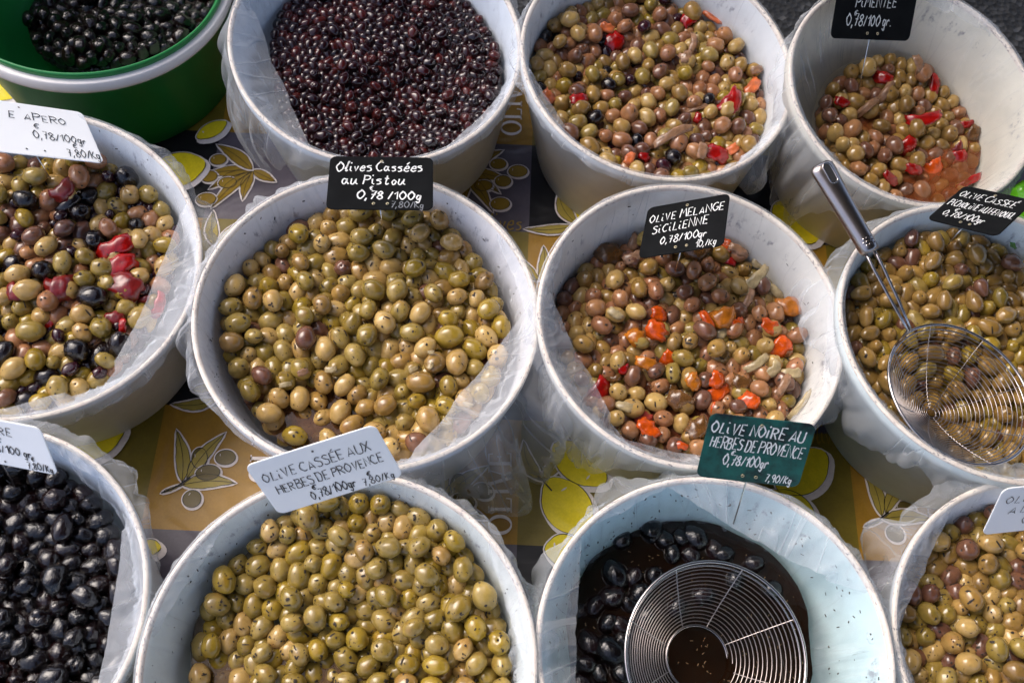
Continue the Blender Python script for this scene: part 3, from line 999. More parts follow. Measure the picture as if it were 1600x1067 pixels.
def make_liner(k):
    fr = FR[k]; R = fr.R
    NAx, NI, NO = 420, 18, 24
    seed = int(k[1:]) * 17.3
    v, uv = [], []
    cols = NI + NO + 5
    for i in range(NAx + 1):
        a = 2 * PI * (i % NAx) / NAx
        ca, sa = math.cos(a), math.sin(a)
        rb = float(rho(k, np.array(a))); db = float(dep(k, np.array(a)))
        sag = max([ang_w(a, c, h) for c, h in SAG[k]] + [0])
        hang, fl = .008, .0015
        for (c, hw, L, f_, _) in FLAP[k]:
            w = ang_w(a, c, hw); hang = max(hang, L * 1.1 * w); fl = max(fl, f_ * 1.3 * w)
        ns = noise.noise(Vector((ca * 5, sa * 5, seed)))
        hang *= 1.15 + .4 * ns + .22 * noise.noise(Vector((ca * 8, sa * 8, seed + 3)))
        hang = max(hang, .004)
        pts = []
        rlow = min(rb + .004, fr.wall(-db - .02) - .001)
        wlow = -db - .022
        for s in range(NI):
            t = s / (NI - 1)
            w = wlow + (-.001 - wlow) * t
            chord = rlow + (R - .0062 - rlow) * t
            wallr = fr.wall(w) - .0012
            r = chord + (wallr - chord) * (1 - .92 * sag) * min(1, math.sin(PI * t * .5 + .15) * 1.2)
            # creases running up the wall, fading at the crest
            cr = .45 - abs(noise.noise(Vector((ca * 9 + t * .9, sa * 9, seed + t * .8)))) * 1.6 + (.25 - abs(noise.noise(Vector((ca * 26 + t, sa * 26, seed + 9 + t * .8))))) * .8
            r -= max(0, (.0028 + .008 * sag) * (cr + .25)) * math.sin(PI * min(1, t * .97 + .02))
            r = min(r, wallr)
            pts.append((r, w))
        rag = .0012 * noise.noise(Vector((ca * 26, sa * 26, seed + 21)))
        rag += .0016 * max(0, noise.noise(Vector((ca * 9, sa * 9, seed + 31))))
        pts += [(R - .0058, .0012 + rag), (R - .0035, .0022 + abs(rag)), (R - .0008, .0018 + abs(rag)), (R + .0012, .0002), (R + .0017, -.003)]
        for s in range(1, NO + 1):
            t = s / NO
            w = -.003 - hang * t
            fold = (abs(noise.noise(Vector((ca * 4.5 + t * .5, sa * 4.5 - t * .4, seed + 40)))) * 2.4 - .5) + (abs(noise.noise(Vector((ca * 11, sa * 11 + t * .8, seed + 50 + t * .6)))) - .2) * 1.2
            base = R + .0017 + fl * (math.sin(t * PI * .62) ** .8)
            wal = R + .0012 + w * .16 * R / HB if w < -.016 else R + .0012
            r = base + (fl * .6 + .0016) * fold * min(1, t * 2.5) - max(0, R - wal) * .7 * t
            r = max(r, wal + .0006)
            ww = w + fl * .12 * noise.noise(Vector((ca * 11, sa * 11, seed + 70 + t * 2))) * t
            pts.append((r, ww))
        Ls = 0
        for j, (r, w) in enumerate(pts):
            if j: Ls += math.hypot(r - pts[j - 1][0], w - pts[j - 1][1])
            v.append(fr.P(r * ca, r * sa, w)); uv.append((2 * PI * i / NAx * R + seed, Ls))
    f = []
    for i in range(NAx):
        for j in range(cols - 1):
            f.append((i * cols + j, (i + 1) * cols + j, (i + 1) * cols + j + 1, i * cols + j + 1))
    mi = []
    for i in range(NAx):
        for j in range(cols - 1): mi.append(0 if j < NI + 4 else 2)
    rc = random.Random(seed)
    for (c0, hw) in CHORD.get(k, []):
        b0_ = len(v); nt, nsx = 44, 14
        h = math.radians(hw); c_ = math.radians(c0)
        rr0 = R - .0045
        lean = rc.uniform(-.12, .12)
        for i in range(nt + 1):
            a = c_ - h + 2 * h * i / nt
            e = rr0 * math.cos(h) / math.cos(a - c_)
            e += .004 * noise.noise(Vector((a * 3.1, c0, seed))) * math.sin(PI * i / nt) + .0012 * noise.noise(Vector((a * 17, c0, seed)))
            e = min(e, rr0 - .0004)
            u_, v_ = e * math.cos(a), e * math.sin(a)
            lv = float(level(k, u_, v_)) + .007
            we = max(min(-(R - e) * .55, -.0015), lv) if e < float(rho(k, np.array(a % (2 * PI)))) + .012 else -(R - e) * 1.05 - .0015
            we = min(we, -.0008)
            for j in range(nsx + 1):
                t = j / nsx
                r = (R - .0035) + (e - (R - .0035)) * t
                w = .0026 + (we - .0026) * t ** .85
                str_ = noise.noise(Vector((a * 9 + t * 2.2 * math.sin((a - c_) / h * 1.5), t * .6, seed + 5)))
                amp = .0038 * math.sin(PI * min(1, t * 1.05)) * min(1, (R - e) / .008)
                w += amp * (abs(str_) * 2.2 - .5)
                v.append(fr.P(r * math.cos(a), r * math.sin(a), w)); uv.append((a * R * .8 + t * .01 + seed, t * (R - e) + c0))
        for i in range(nt):
            for j in range(nsx):
                q = b0_ + i * (nsx + 1) + j
                f.append((q, q + nsx + 1, q + nsx + 2, q + 1)); mi.append(1)
    base = Vector((fr.C.x, fr.C.y, HB - .05))
    o = mesh('plastic_liner', v, f, [filmM, filmM2, filmM3], None, True, uv, base)
    o.data.polygons.foreach_set('material_index', np.array(mi, np.int32))
    tag(o, LL[k], 'plastic liner', 'clear plastic liners in the buckets')
    return o


for k in BK:
    if k != 'B1': make_liner(k)

# ------------------------------------------------------------------ olives
S = srgb
TONES = {   # tone: (words, ramp of linear colours, roughness, mottle, wrinkle, specks)
'green': ('olive green', [S(130, 109, 46), S(146, 123, 57), S(160, 136, 74), S(138, 114, 48)], .2, .35, 0, .75),
'yellow': ('yellowish green', [S(144, 120, 40), S(157, 130, 48), S(138, 113, 38)], .18, .3, 0, .7),
'tan': ('pale tan', [S(174, 142, 82), S(186, 154, 92), S(164, 130, 72)], .22, .3, 0, .7),
'pink': ('pinkish tan', [S(160, 110, 74), S(150, 102, 70), S(170, 122, 80)], .22, .35, 0, .6),
'mauve': ('mauve brown', [S(106, 70, 54), S(122, 84, 62), S(96, 64, 52)], .22, .4, 0, .6),
'khaki': ('brownish green', [S(146, 113, 56), S(160, 126, 66), S(130, 101, 55)], .18, .35, 0, .25),
'aubergine': ('small purple black', [S(46, 20, 26), S(60, 26, 34), S(34, 16, 22)], .16, .4, 0, 0),
'black': ('shiny black', [S(18, 12, 14), S(26, 16, 16), S(14, 11, 14)], .16, .4, .35, 0),
'ink': ('glossy black', [S(8, 5, 5), S(26, 9, 8), S(7, 5, 6), S(14, 7, 6)], .13, .5, .5, 0),
'maroon': ('dark maroon', [S(38, 11, 15), S(28, 9, 13), S(48, 13, 16), S(22, 8, 12)], .15, .4, .1, 0),
'redbrown': ('reddish maroon', [S(66, 20, 19), S(78, 28, 24), S(58, 17, 19)], .18, .4, .06, 0),
}
OM = {k: olive_mat('olive_' + k, *v[1:]) for k, v in TONES.items()}
scarM = plain('olive_scar', (.03, .018, .01), .5, .2)


def olive_mesh(name, a, b, taper, seed, scar=True, crack=False, lump=.03, nu=20, nv=13):
    """an olive: a = half width, b = half length, one end may be pointed, with a stem pit and perhaps a crack"""
    v, f = [], []
    rnd = random.Random(seed)
    cdir = rnd.uniform(0, 2 * PI)
    for i in range(nv + 1):
        ph = PI * i / nv
        z = math.cos(ph)
        for k in range(nu):
            th = 2 * PI * k / nu
            r = math.sin(ph)
            rr = a * r * (1 - taper * z) * (1 - taper * .5 * z * z)
            p = Vector((rr * math.cos(th), rr * math.sin(th), b * z * (1 + taper * .6 * (z > 0) * z)))
            n = 1 + lump * noise.noise(Vector((math.cos(th) * r * 1.6, math.sin(th) * r * 1.6, z * 1.6 + seed * 3.1))) * 2
            if crack:
                da = (th - cdir + PI) % (2 * PI) - PI
                n -= .13 * math.exp(-(da / .17) ** 2) * math.exp(-(z / .62) ** 4)
            v.append(p * n)
    for i in range(nv):
        for k in range(nu):
            f.append((i * nu + k, (i + 1) * nu + k, (i + 1) * nu + (k + 1) % nu, i * nu + (k + 1) % nu))
    mi = [0] * len(f)
    if scar:      # pit: push the pole in
        for k in range(nu):
            v[k] = Vector((0, 0, v[nu].z * .90)) + Vector((v[nu + k].x, v[nu + k].y, 0)) * .05
            q = v[nu + k]
            v[nu + k] = Vector((q.x * .42, q.y * .42, q.z * 1.0))
        for k in range(nu): mi[k] = 1
    me = bpy.data.meshes.new(name)
    me.from_pydata([tuple(q) for q in v], [], f)
    me.materials.append(None); me.materials.append(scarM)
    me.polygons.foreach_set('use_smooth', np.ones(len(f), bool))
    me.polygons.foreach_set('material_index', np.array(mi, np.int32))
    me.update()
    return me


# bucket: (half width, half length, taper, tones with share and size factor, layers, share cracked)
OL = {
'B1': (.0088, .0114, .05, [('ink', 1, 1)], 2.0, 0),
'B2': (.0058, .0080, .04, [('maroon', .82, 1), ('redbrown', .18, 1.02)], 2.0, 0),
'B3': (.0088, .0109, .02, [('pink', .25, 1), ('tan', .19, 1), ('green', .10, 1), ('khaki', .14, 1), ('yellow', .05, 1), ('mauve', .18, 1), ('black', .05, 1.0), ('aubergine', .04, .85)], 2.0, .15),
'B4': (.0090, .0109, .02, [('khaki', .42, 1), ('mauve', .22, 1), ('pink', .18, 1), ('tan', .18, 1)], 1.8, .2),
'B5': (.0096, .0121, .02, [('green', .22, 1), ('yellow', .08, 1), ('tan', .16, 1), ('pink', .16, 1.02), ('mauve', .05, 1), ('aubergine', .36, .66), ('black', .05, 1.2)], 2.0, .15),
'B6': (.0098, .0123, .02, [('green', .38, 1), ('yellow', .12, 1), ('tan', .31, 1), ('mauve', .07, 1), ('khaki', .12, 1)], 2.0, .3),
'B7': (.0088, .0109, .02, [('pink', .27, 1), ('tan', .26, 1), ('green', .14, 1), ('mauve', .21, 1), ('khaki', .12, 1)], 2.0, .25),
'B8': (.0082, .0116, .12, [('khaki', .62, 1), ('yellow', .16, 1), ('mauve', .1, 1), ('green', .12, 1)], 2.0, .1),
'B9': (.0100, .0126, .02, [('ink', .8, 1), ('black', .2, 1)], 2.0, 0),
'B10': (.0096, .0118, .03, [('green', .62, 1), ('yellow', .22, 1), ('tan', .10, 1), ('khaki', .06, 1)], 2.0, .2),
'B12': (.0091, .0114, .02, [('green', .40, 1), ('tan', .18, 1), ('mauve', .16, 1), ('khaki', .26, 1)], 2.0, .2),
}
WHERE = {'B1': 'the dark green bucket', 'B2': 'the maroon bucket', 'B3': 'the carrot bucket', 'B4': 'the cream bucket',
         'B5': 'the dried tomato bucket', 'B6': 'the central bucket', 'B7': 'the pepper bucket', 'B8': 'the pointed olive bucket', 'B9': 'the lower left bucket',
         'B10': 'the front bucket', 'B11': 'the dark brine bucket', 'B12': 'the corner bucket'}


def zone(k, u, v):
    r = math.hypot(u, v) / FR[k].R
    if r < .26: return 'in the middle of'
    a = math.degrees(math.atan2(v, u)) % 360
    names = ['right side', 'far right side', 'far side', 'far left side', 'left side', 'near left side', 'near side', 'near right side']
    return ('at the ' if r > .62 else 'near the ') + names[int((a + 22.5) // 45) % 8] + ' of'


def settle(k, n_iter=110):
    """drop olives (each two joined spheres) into the shape of the heap and push them apart"""
    a0, b0, tap, tones, layers, _ = OL[k]
    fr = FR[k]
    rng = np.random.default_rng(100 + int(k[1:]))
    area = float((RHO[k] ** 2).mean() * PI)
    fs = np.array([t[2] for t in tones]); sh = np.array([t[1] for t in tones]); sh = sh / sh.sum()
    volm = 4 / 3 * PI * a0 * a0 * b0 * float((fs ** 3 * sh).sum())
    T = layers * 2 * a0 * 1.02
    N = int(area * T * .60 / volm)
    tone = rng.choice(len(tones), N, p=sh)
    sc = fs[tone] * rng.normal(1, .085, N).clip(.8, 1.2)
    r = a0 * sc * .97
    half = (b0 - a0) * sc * 1.0 + .0004
    th = rng.uniform(0, 2 * PI, N); q = np.sqrt(rng.uniform(0, 1, N)) * .97
    rad = rho(k, th) * q
    C = np.stack([rad * np.cos(th), rad * np.sin(th), np.zeros(N)], 1)
    C[:, 2] = level(k, C[:, 0], C[:, 1]) - T + rng.uniform(0, 1.35, N) * T
    ax = rng.normal(0, 1, (N, 3)); ax[:, 2] *= .7
    ax /= np.linalg.norm(ax, axis=1)[:, None]
    P = np.stack([C + ax * half[:, None], C - ax * half[:, None]], 1)   # N,2,3
    pairs = None
    for it in range(n_iter):
        if it % 10 == 0:
            Cc = P.mean(1).astype(np.float32)
            ii, jj = [], []
            lim = 2.9 * b0 * fs.max()
            for s in range(0, N, 400):
                d = ((Cc[s:s + 400, None, :] - Cc[None]) ** 2).sum(2)
                i_, j_ = np.nonzero(d < lim * lim)
                i_ = i_ + s
                mk = i_ < j_
                ii.append(i_[mk]); jj.append(j_[mk])
            ii = np.concatenate(ii); jj = np.concatenate(jj)
        g = .0009 if it < n_iter - 25 else .0003
        P[:, :, 2] -= g
        D = np.zeros_like(P); cnt = np.zeros((N, 2))
        for p in (0, 1):
            for q_ in (0, 1):
                dv = P[ii, p] - P[jj, q_]
                dist = np.sqrt((dv ** 2).sum(1)) + 1e-9
                ov = r[ii] + r[jj] - dist
                mk = ov > 0
                c = dv[mk] * (ov[mk] / dist[mk] * .5)[:, None]
                np.add.at(D, (ii[mk], p), c); np.add.at(cnt, (ii[mk], p), 1)
                np.add.at(D, (jj[mk], q_), -c); np.add.at(cnt, (jj[mk], q_), 1)
        P += D / np.maximum(cnt, 1)[:, :, None] * 1.25
        # keep the two spheres of an olive at their distance
        dv = P[:, 0] - P[:, 1]; dist = np.sqrt((dv ** 2).sum(1)) + 1e-9
        c = dv * ((2 * half - dist) / dist * .5)[:, None]
        P[:, 0] += c; P[:, 1] -= c
        for p in (0, 1):
            X = P[:, p]
            aa = np.arctan2(X[:, 1], X[:, 0]) % (2 * PI)
            rr = np.hypot(X[:, 0], X[:, 1]) + 1e-9
            mx = np.maximum(rho(k, aa) - r * .9, .002)
            f = np.minimum(1, mx / rr)
            X[:, 0] *= f; X[:, 1] *= f
            fl = level(k, X[:, 0], X[:, 1]) - T + r
            X[:, 2] = np.maximum(X[:, 2], fl)
    C = P.mean(1)
    # bring the top of the heap to the level seen in the photograph
    lv = level(k, C[:, 0], C[:, 1])
    rel = C[:, 2] + r - lv
    top = np.sort(rel)[-max(10, N // 4):].mean()
    C[:, 2] -= top - .001
    ax = P[:, 0] - P[:, 1]
    ax /= np.linalg.norm(ax, axis=1)[:, None]
    return C, ax, sc, tone


HEAP = {}
for k in OL:
    HEAP[k] = settle(k)


def to_world(k, C):
    fr = FR[k]
    return np.array([fr.P(*c) for c in C])


# which olives does the photograph show? a small depth buffer of discs
ZW, ZH = 800, 534
zb = np.full((ZH, ZW), 9.0, np.float32); ib = np.full((ZH, ZW), -1, np.int32)
ALL = []
for k in OL:
    C, ax, sc, tone = HEAP[k]
    Wd = to_world(k, C)
    u, v, dp = proj_np(Wd)
    rr = (OL[k][0] + OL[k][1]) * .5 * sc
    for i in range(len(C)):
        gid = len(ALL); ALL.append((k, i))
        x, y, R = u[i] / 2, v[i] / 2, rr[i] / dp[i] * F_PX / 2
        x0, x1, y0, y1 = int(max(0, x - R)), int(min(ZW, x + R + 1)), int(max(0, y - R)), int(min(ZH, y + R + 1))
        if x1 <= x0 or y1 <= y0: continue
        gy, gx = np.mgrid[y0:y1, x0:x1]
        d2 = ((gx + .5 - x) ** 2 + (gy + .5 - y) ** 2) / (R * R)
        mk = d2 < 1
        z = dp[i] - rr[i] * np.sqrt(np.clip(1 - d2, 0, 1))
        sub = zb[y0:y1, x0:x1]; si = ib[y0:y1, x0:x1]
        up = mk & (z < sub)
        sub[up] = z[up]; si[up] = gid
VIS = np.bincount(ib[ib >= 0].ravel(), minlength=len(ALL))

VARIETY = {'B1': 'dark_olive', 'B2': 'maroon_olive', 'B3': 'marinated_olive', 'B4': 'chilli_olive', 'B5': 'aperitif_olive', 'B6': 'pistou_olive', 'B7': 'sicilian_olive', 'B8': 'pointed_olive',
           'B9': 'black_olive', 'B10': 'herb_olive', 'B12': 'mixed_green_olive'}
SHOWN = {}
g_off = 0
for k in OL:
    a0, b0, tap, tones, layers, cr = OL[k]
    C, ax, sc, tone = HEAP[k]
    n = len(C)
    vis = VIS[g_off:g_off + n]; g_off += n
    order = np.argsort(-vis)
    show = [i for i in order[:300] if vis[i] >= 6]
    sset = set(show)
    variants = [olive_mesh('olive_shape', a0, b0, tap * random.Random(s).uniform(.3, 1.4) * (1 if s % 2 else -1), s + int(k[1:]) * 10, s % 3 != 2, s % 4 == 1 and cr > 0, .05 if k not in ('B9', 'B1', 'B2') else .08) for s in range(6)]
    low = olive_mesh('olive_low', a0, b0, tap, 3, False, False, .02, 10, 6)
    lowv = np.array([tuple(q.co) for q in low.vertices]); lowf = [tuple(p.vertices) for p in low.polygons]
    fr = FR[k]
    Wd = to_world(k, C)
    used_tones = sorted(set(tones[t][0] for t in tone))
    G = Geo(); rv = []
    rnd = random.Random(int(k[1:]))
    SHOWN[k] = []
    for i in range(n):
        axis = fr.ex * ax[i][0] + fr.ey * ax[i][1] + fr.n * ax[i][2]
        qt = axis.to_track_quat('Z', 'Y') @ Quaternion((0, 0, 1), rnd.uniform(0, 2 * PI))
        tn = tones[tone[i]][0]
        s = float(sc[i])
        if i in sset:
            me = variants[rnd.randrange(6)]
            nm = VARIETY[k]
            o = bpy.data.objects.new(nm, me)
            o.matrix_world = Matrix.LocRotScale(Vector(Wd[i]), qt, Vector((s * rnd.uniform(.96, 1.04), s * rnd.uniform(.96, 1.04), s * rnd.uniform(.93, 1.07))))
            COL.objects.link(o)
            o.material_slots[0].link = 'OBJECT'
            o.material_slots[0].material = OM[tn]
            w = TONES[tn][0]
            zn = zone(k, C[i][0], C[i][1])
            px_full = PI * ((a0 + b0) * .5 * s * F_PX * .5 / float((Vector(Wd[i]) - CAMP).dot(FW))) ** 2
            fr_ = vis[i] / px_full
            ex_ = 'fully exposed ' if fr_ > .8 else ('half covered ' if fr_ > .4 else 'mostly buried ')
            w = ex_ + w
            o['label'] = f'{w} olive {zn} {WHERE[k]}'
            o['category'] = 'olive'
            o['group'] = f'{w} olives {zn} {WHERE[k]}'
            SHOWN[k].append((Vector(Wd[i]), qt, s, tn))
        else:
            if vis[i] == 0 and C[i][2] + a0 * 2.2 < float(level(k, C[i][0], C[i][1])) - a0 * 1.6: continue
            m = qt.to_matrix()
            pts = (lowv * s) @ np.array(m).T + Wd[i]
            G.add(pts, lowf, used_tones.index(tn))
            rv += [rnd.random()] * len(pts)
    if G.v:
        o = G.build('olive_heap', [OM[t] for t in used_tones], None, True, (fr.C.x, fr.C.y, .1))
        at_ = o.data.attributes.new('rnd', 'FLOAT', 'POINT')
        at_.data.foreach_set('value', np.array(rv, np.float32))
        tag(o, 'packed olives lying under the top layer in ' + WHERE[k], 'olives', None, 'stuff')


def top_at(k, u, v, rad=.012, q=.9):
    """height of the olives around a point of the rim frame"""
    C, ax, sc, tone = HEAP[k]
    d = np.hypot(C[:, 0] - u, C[:, 1] - v)
    m = d < rad
    if not m.any(): return float(level(k, u, v))
    return float(np.quantile((C[m, 2] + OL[k][0] * sc[m]), q))


# ------------------------------------------------------------------ herb flakes stuck to olives and film
herbM = plain('dried_herb', (.028, .018, .010), .7, .4, 300)
herbM2 = plain('pale_herb', (.15, .095, .04), .6, .3, 300)
HERB = {'B6': 900, 'B10': 800, 'B7': 600, 'B5': 400, 'B12': 360, 'B3': 80, 'B8': 60}
for k, n in HERB.items():
    G = Geo(); rnd = random.Random(50 + int(k[1:]))
    a0, b0 = OL[k][0], OL[k][1]
    big = [q for q in SHOWN[k] if q[3] not in ('aubergine',)]
    for _ in range(n):
        p, qt, s, tn = rnd.choice(big)
        d = Vector((rnd.gauss(0, .7), rnd.gauss(-.25, .6), 1.0)).normalized()
        l = qt.inverted() @ d
        loc = Vector((l.x * a0, l.y * a0, l.z * b0)) * s * 1.0
        nl = Vector((l.x / a0, l.y / a0, l.z / b0)).normalized()
        P = p + qt @ loc; N = (qt @ nl).normalized()
        t = N.orthogonal().normalized(); t.rotate(Quaternion(N, rnd.uniform(0, 2 * PI)))
        b = N.cross(t)
        L, w = rnd.choice([(.0010, .0006), (.0016, .0007), (.0013, .0010), (.0024, .0006), (.0008, .0008)])
        k_ = rnd.choice((.45, .6, .8, 1.0, 1.25)); L *= rnd.uniform(.7, 1.4) * k_; w *= rnd.uniform(.7, 1.3) * k_ * 1.1
        c = P + N * .0001
        e = .0003
        mid = N * rnd.uniform(.0001, .0005)
        G.add([c - t * L - b * w, c - t * L + b * w * .6, c + b * w + mid, c - b * w + mid, c + t * L + b * w * .5, c + t * L - b * w * .7,
               c + N * e + mid], [(0, 1, 2, 3), (3, 2, 4, 5), (0, 1, 6), (1, 2, 6), (2, 4, 6), (4, 5, 6), (5, 3, 6), (3, 0, 6)])
    o = G.build('herb_flakes', herbM, None, False, (FR[k].C.x, FR[k].C.y, HB))
    tag(o, 'dark dried herb flakes stuck on the olives of ' + WHERE[k], 'herbs', None, 'stuff')


# ------------------------------------------------------------------ brine
def brine(k, w, mat, label, scale=1.0, wob=.002):
    fr = FR[k]
    v = [fr.P(0, 0, w)]; f = []
    n = 96; rings = 8
    for j in range(1, rings + 1):
        for i in range(n):
            a = 2 * PI * i / n
            r = float(rho(k, np.array(a))) * scale * j / rings
            r = min(r, fr.wall(w) - .001)
            if j == rings: r += wob * noise.noise(Vector((math.cos(a) * 6, math.sin(a) * 6, 3.3)))
            p = fr.P(r * math.cos(a), r * math.sin(a), w); v.append(p)
    for i in range(n): f.append((0, 1 + i, 1 + (i + 1) % n))
    for j in range(rings - 1):
        for i in range(n):
            f.append((1 + j * n + i, 1 + (j + 1) * n + i, 1 + (j + 1) * n + (i + 1) % n, 1 + j * n + (i + 1) % n))
    o = mesh('brine', v, f, mat, None, True, None, (fr.C.x, fr.C.y, HB + w))
    return tag(o, label, 'brine')


brine('B11', -.078, brine_mat('dark_brine', (.008, .0030, .0011), .97), 'dark brown brine filling the bucket under the round skimmer', 1.05, .003)
brine('B10', -.070, brine_mat('amber_brine', (.10, .045, .012), .6), 'thin amber brine between the front herb flecked green olives', 1.0)
brine('B6', -.066, brine_mat('brown_brine', (.09, .035, .012), .75), 'brown brine low in the hollow of the big central bucket', 1.0)
brine('B4', -.100, brine_mat('chilli_brine', (.26, .07, .02), .55), 'cloudy orange brine in the half empty cream bucket', .99)
brine('B7', -.076, brine_mat('red_brine', (.10, .028, .012), .75), 'reddish brine between the olives of the orange pepper bucket', 1.0)
brine('B1', -.118, brine_mat('black_brine', (.012, .007, .005), .95), 'almost black brine in the dark green bucket', 1.0)

# the pale liner lying in folds above the brine on the far and right side of B11, floating olives
a0, b0 = .0098, .0118
fl_var = [olive_mesh('olive_shape', a0, b0, .03, 80 + s, s % 2 == 0, False, .06) for s in range(4)]
FLOAT = [(1020, 829, 1.1), (1039, 844, .9), (1066, 841, .8), (1089, 841, 1.05), (975, 844, .85), (1053, 865, .75), (1081, 867, .8), (963, 898, 1.15), (992, 904, .85), (1023, 900, .8),
         (958, 935, 1.05), (932, 948, .9), (1000, 928, .9), (985, 945, .7), (951, 975, .8), (972, 978, .85), (922, 1005, 1.0), (955, 1018, 1.25), (909, 955, .6), (920, 1040, .95), (938, 1052, .8), (975, 1000, .7),
         (972, 1052, .9), (1118, 858, .8), (1135, 866, .8), (1010, 965, .8), (912, 1075, 1.0), (945, 1085, 1.0), (1180, 880, .8), (1210, 920, .8), (1150, 905, .75), (1100, 930, .8), (1060, 950, .8)]
rnd = random.Random(4)
for (px, py, s) in FLOAT:
    w = -.078 + rnd.uniform(-.002, .0015)
    u, v = FR['B11'].pix(px, py, w)
    o = bpy.data.objects.new('black_olive', fl_var[rnd.randrange(4)])
    q = Quaternion(Vector((rnd.uniform(-1, 1), rnd.uniform(-1, 1), .2)).normalized(), rnd.uniform(.9, 1.9))
    o.matrix_world = Matrix.LocRotScale(FR['B11'].P(u, v, w), q, Vector((s, s, s * 1.05)) * 1.08)
    COL.objects.link(o)
    o.material_slots[0].link = 'OBJECT'; o.material_slots[0].material = OM['ink']
    zn = zone('B11', u, v)
    tag(o, f'wet black olive floating {zn} the dark brine bucket', 'olive', f'black olives floating {zn} the dark brine')
# the brine climbs a little way up every floating olive
mg = Geo()
for (px, py, s) in FLOAT:
    u, v = FR['B11'].pix(px, py, -.078)
    c = FR['B11'].P(u, v, -.0779)
    rr_ = .0100 * s; a_ = (px * 7 + py) % 3.1
    mg.tube([c + Vector((rr_ * 1.12 * math.cos(q * PI / 12) * math.cos(a_) - rr_ * math.sin(q * PI / 12) * math.sin(a_), rr_ * 1.12 * math.cos(q * PI / 12) * math.sin(a_) + rr_ * math.sin(q * PI / 12) * math.cos(a_), 0)) for q in range(24)], .0011, 6, closed=True)
o = mg.build('brine_meniscus', bpy.data.materials['dark_brine'], None, True, (FR['B11'].C.x, FR['B11'].C.y, HB - .078))
tag(o, 'wet rings of dark brine climbing the floating black olives', 'brine', None, 'stuff')
# herb bits floating on the brine and stuck on the pale liner
G = Geo(); G2 = Geo()
for i in range(230):
    a = rnd.uniform(0, 2 * PI); r = float(rho('B11', np.array(a))) * math.sqrt(rnd.random()) * .97
    p = FR['B11'].P(r * math.cos(a), r * math.sin(a), -.0772)
    t = rnd.uniform(0, PI); L = rnd.uniform(.0005, .0014); d = Vector((math.cos(t), math.sin(t), 0)); n_ = Vector((-d.y, d.x, 0)) * .00032
    up = Vector((0, 0, .0003))
    G.add([p - d * L - n_, p + d * L - n_, p + d * L + n_, p - d * L + n_, p + up], [(0, 1, 2, 3), (0, 1, 4), (1, 2, 4), (2, 3, 4), (3, 0, 4)])
o = G.build('floating_herbs', herbM2, None, False, (FR['B11'].C.x, FR['B11'].C.y, HB - .07))
tag(o, 'tiny straw coloured herb needles floating on the dark brine', 'herbs', None, 'stuff')


def film_spot(k, a, t):
    """a point on the inner liner of a bucket (same law as make_liner without creases)"""
    fr = FR[k]
    rb = float(rho(k, np.array(a))); db = float(dep(k, np.array(a)))
    sag = max([ang_w(a, c, h) for c, h in SAG[k]] + [0])
    rlow = min(rb + .004, fr.wall(-db - .02) - .001); wlow = -db - .022
    w = wlow + (-.001 - wlow) * t
    chord = rlow + (fr.R - .0062 - rlow) * t
    wallr = fr.wall(w) - .0012
    r = chord + (wallr - chord) * (1 - .92 * sag) * min(1, math.sin(PI * t * .5 + .15) * 1.2)
    return r - .0022 - .004 * sag, w


for k, n in (('B11', 190), ('B10', 90), ('B6', 40), ('B5', 30), ('B12', 20), ('B7', 25)):
    G = Geo()
    for i in range(n):
        a = rnd.uniform(0, 2 * PI); r, w = film_spot(k, a, rnd.uniform(.35, .98))
        p = FR[k].P(r * math.cos(a), r * math.sin(a), w + .0006)
        tt = Vector((-math.sin(a), math.cos(a), 0)); z_ = (Vector((math.cos(a) * .45, math.sin(a) * .45, 1))).normalized()
        t = rnd.uniform(0, PI); L = rnd.uniform(.0005, .0019); W_ = rnd.uniform(.0003, .0008)
        d = tt * math.cos(t) + z_ * math.sin(t); e = tt * -math.sin(t) + z_ * math.cos(t)
        up = tt.cross(z_) * -.0006
        if up.dot(Vector((-math.cos(a), -math.sin(a), .3))) < 0: up = -up
        G.add([p - d * L - e * W_, p + d * L - e * W_, p + d * L + e * W_, p - d * L + e * W_, p + up], [(0, 1, 2, 3), (0, 1, 4), (1, 2, 4), (2, 3, 4), (3, 0, 4)])
    o = G.build('herb_specks', herbM, None, False, (FR[k].C.x, FR[k].C.y, HB))
    tag(o, 'dark herb specks stuck to the plastic liner of ' + WHERE[k], 'herbs', None, 'stuff')

# ------------------------------------------------------------------ cut vegetables lying on the olives


def veg_mat(name, col, rough=.2, alpha=1.0, sss=.0):
    t = NT(name)
    v = t.coord('Object')
    n = t.noise(v, 110, 4, .6)
    c = t.mix(1.0, col, t.ramp(n, [(.28, .45), (.72, 1.2)]), 'MULTIPLY')
    sp = t.noise(v, 420, 2)
    c = t.mix(t.ramp(sp, [(.68, 0.0), (.74, .7)]), c, (.05, .025, .012))
    t.l(c, t.b.inputs['Base Color'])
    t.set(Roughness=rough, Specular_IOR_Level=.5, Alpha=alpha, Coat_Weight=.3, Coat_Roughness=.08)
    t.l(t.bump(t.noise(v, 160, 4), .3, .0015), t.b.inputs['Normal'])
    return t.m


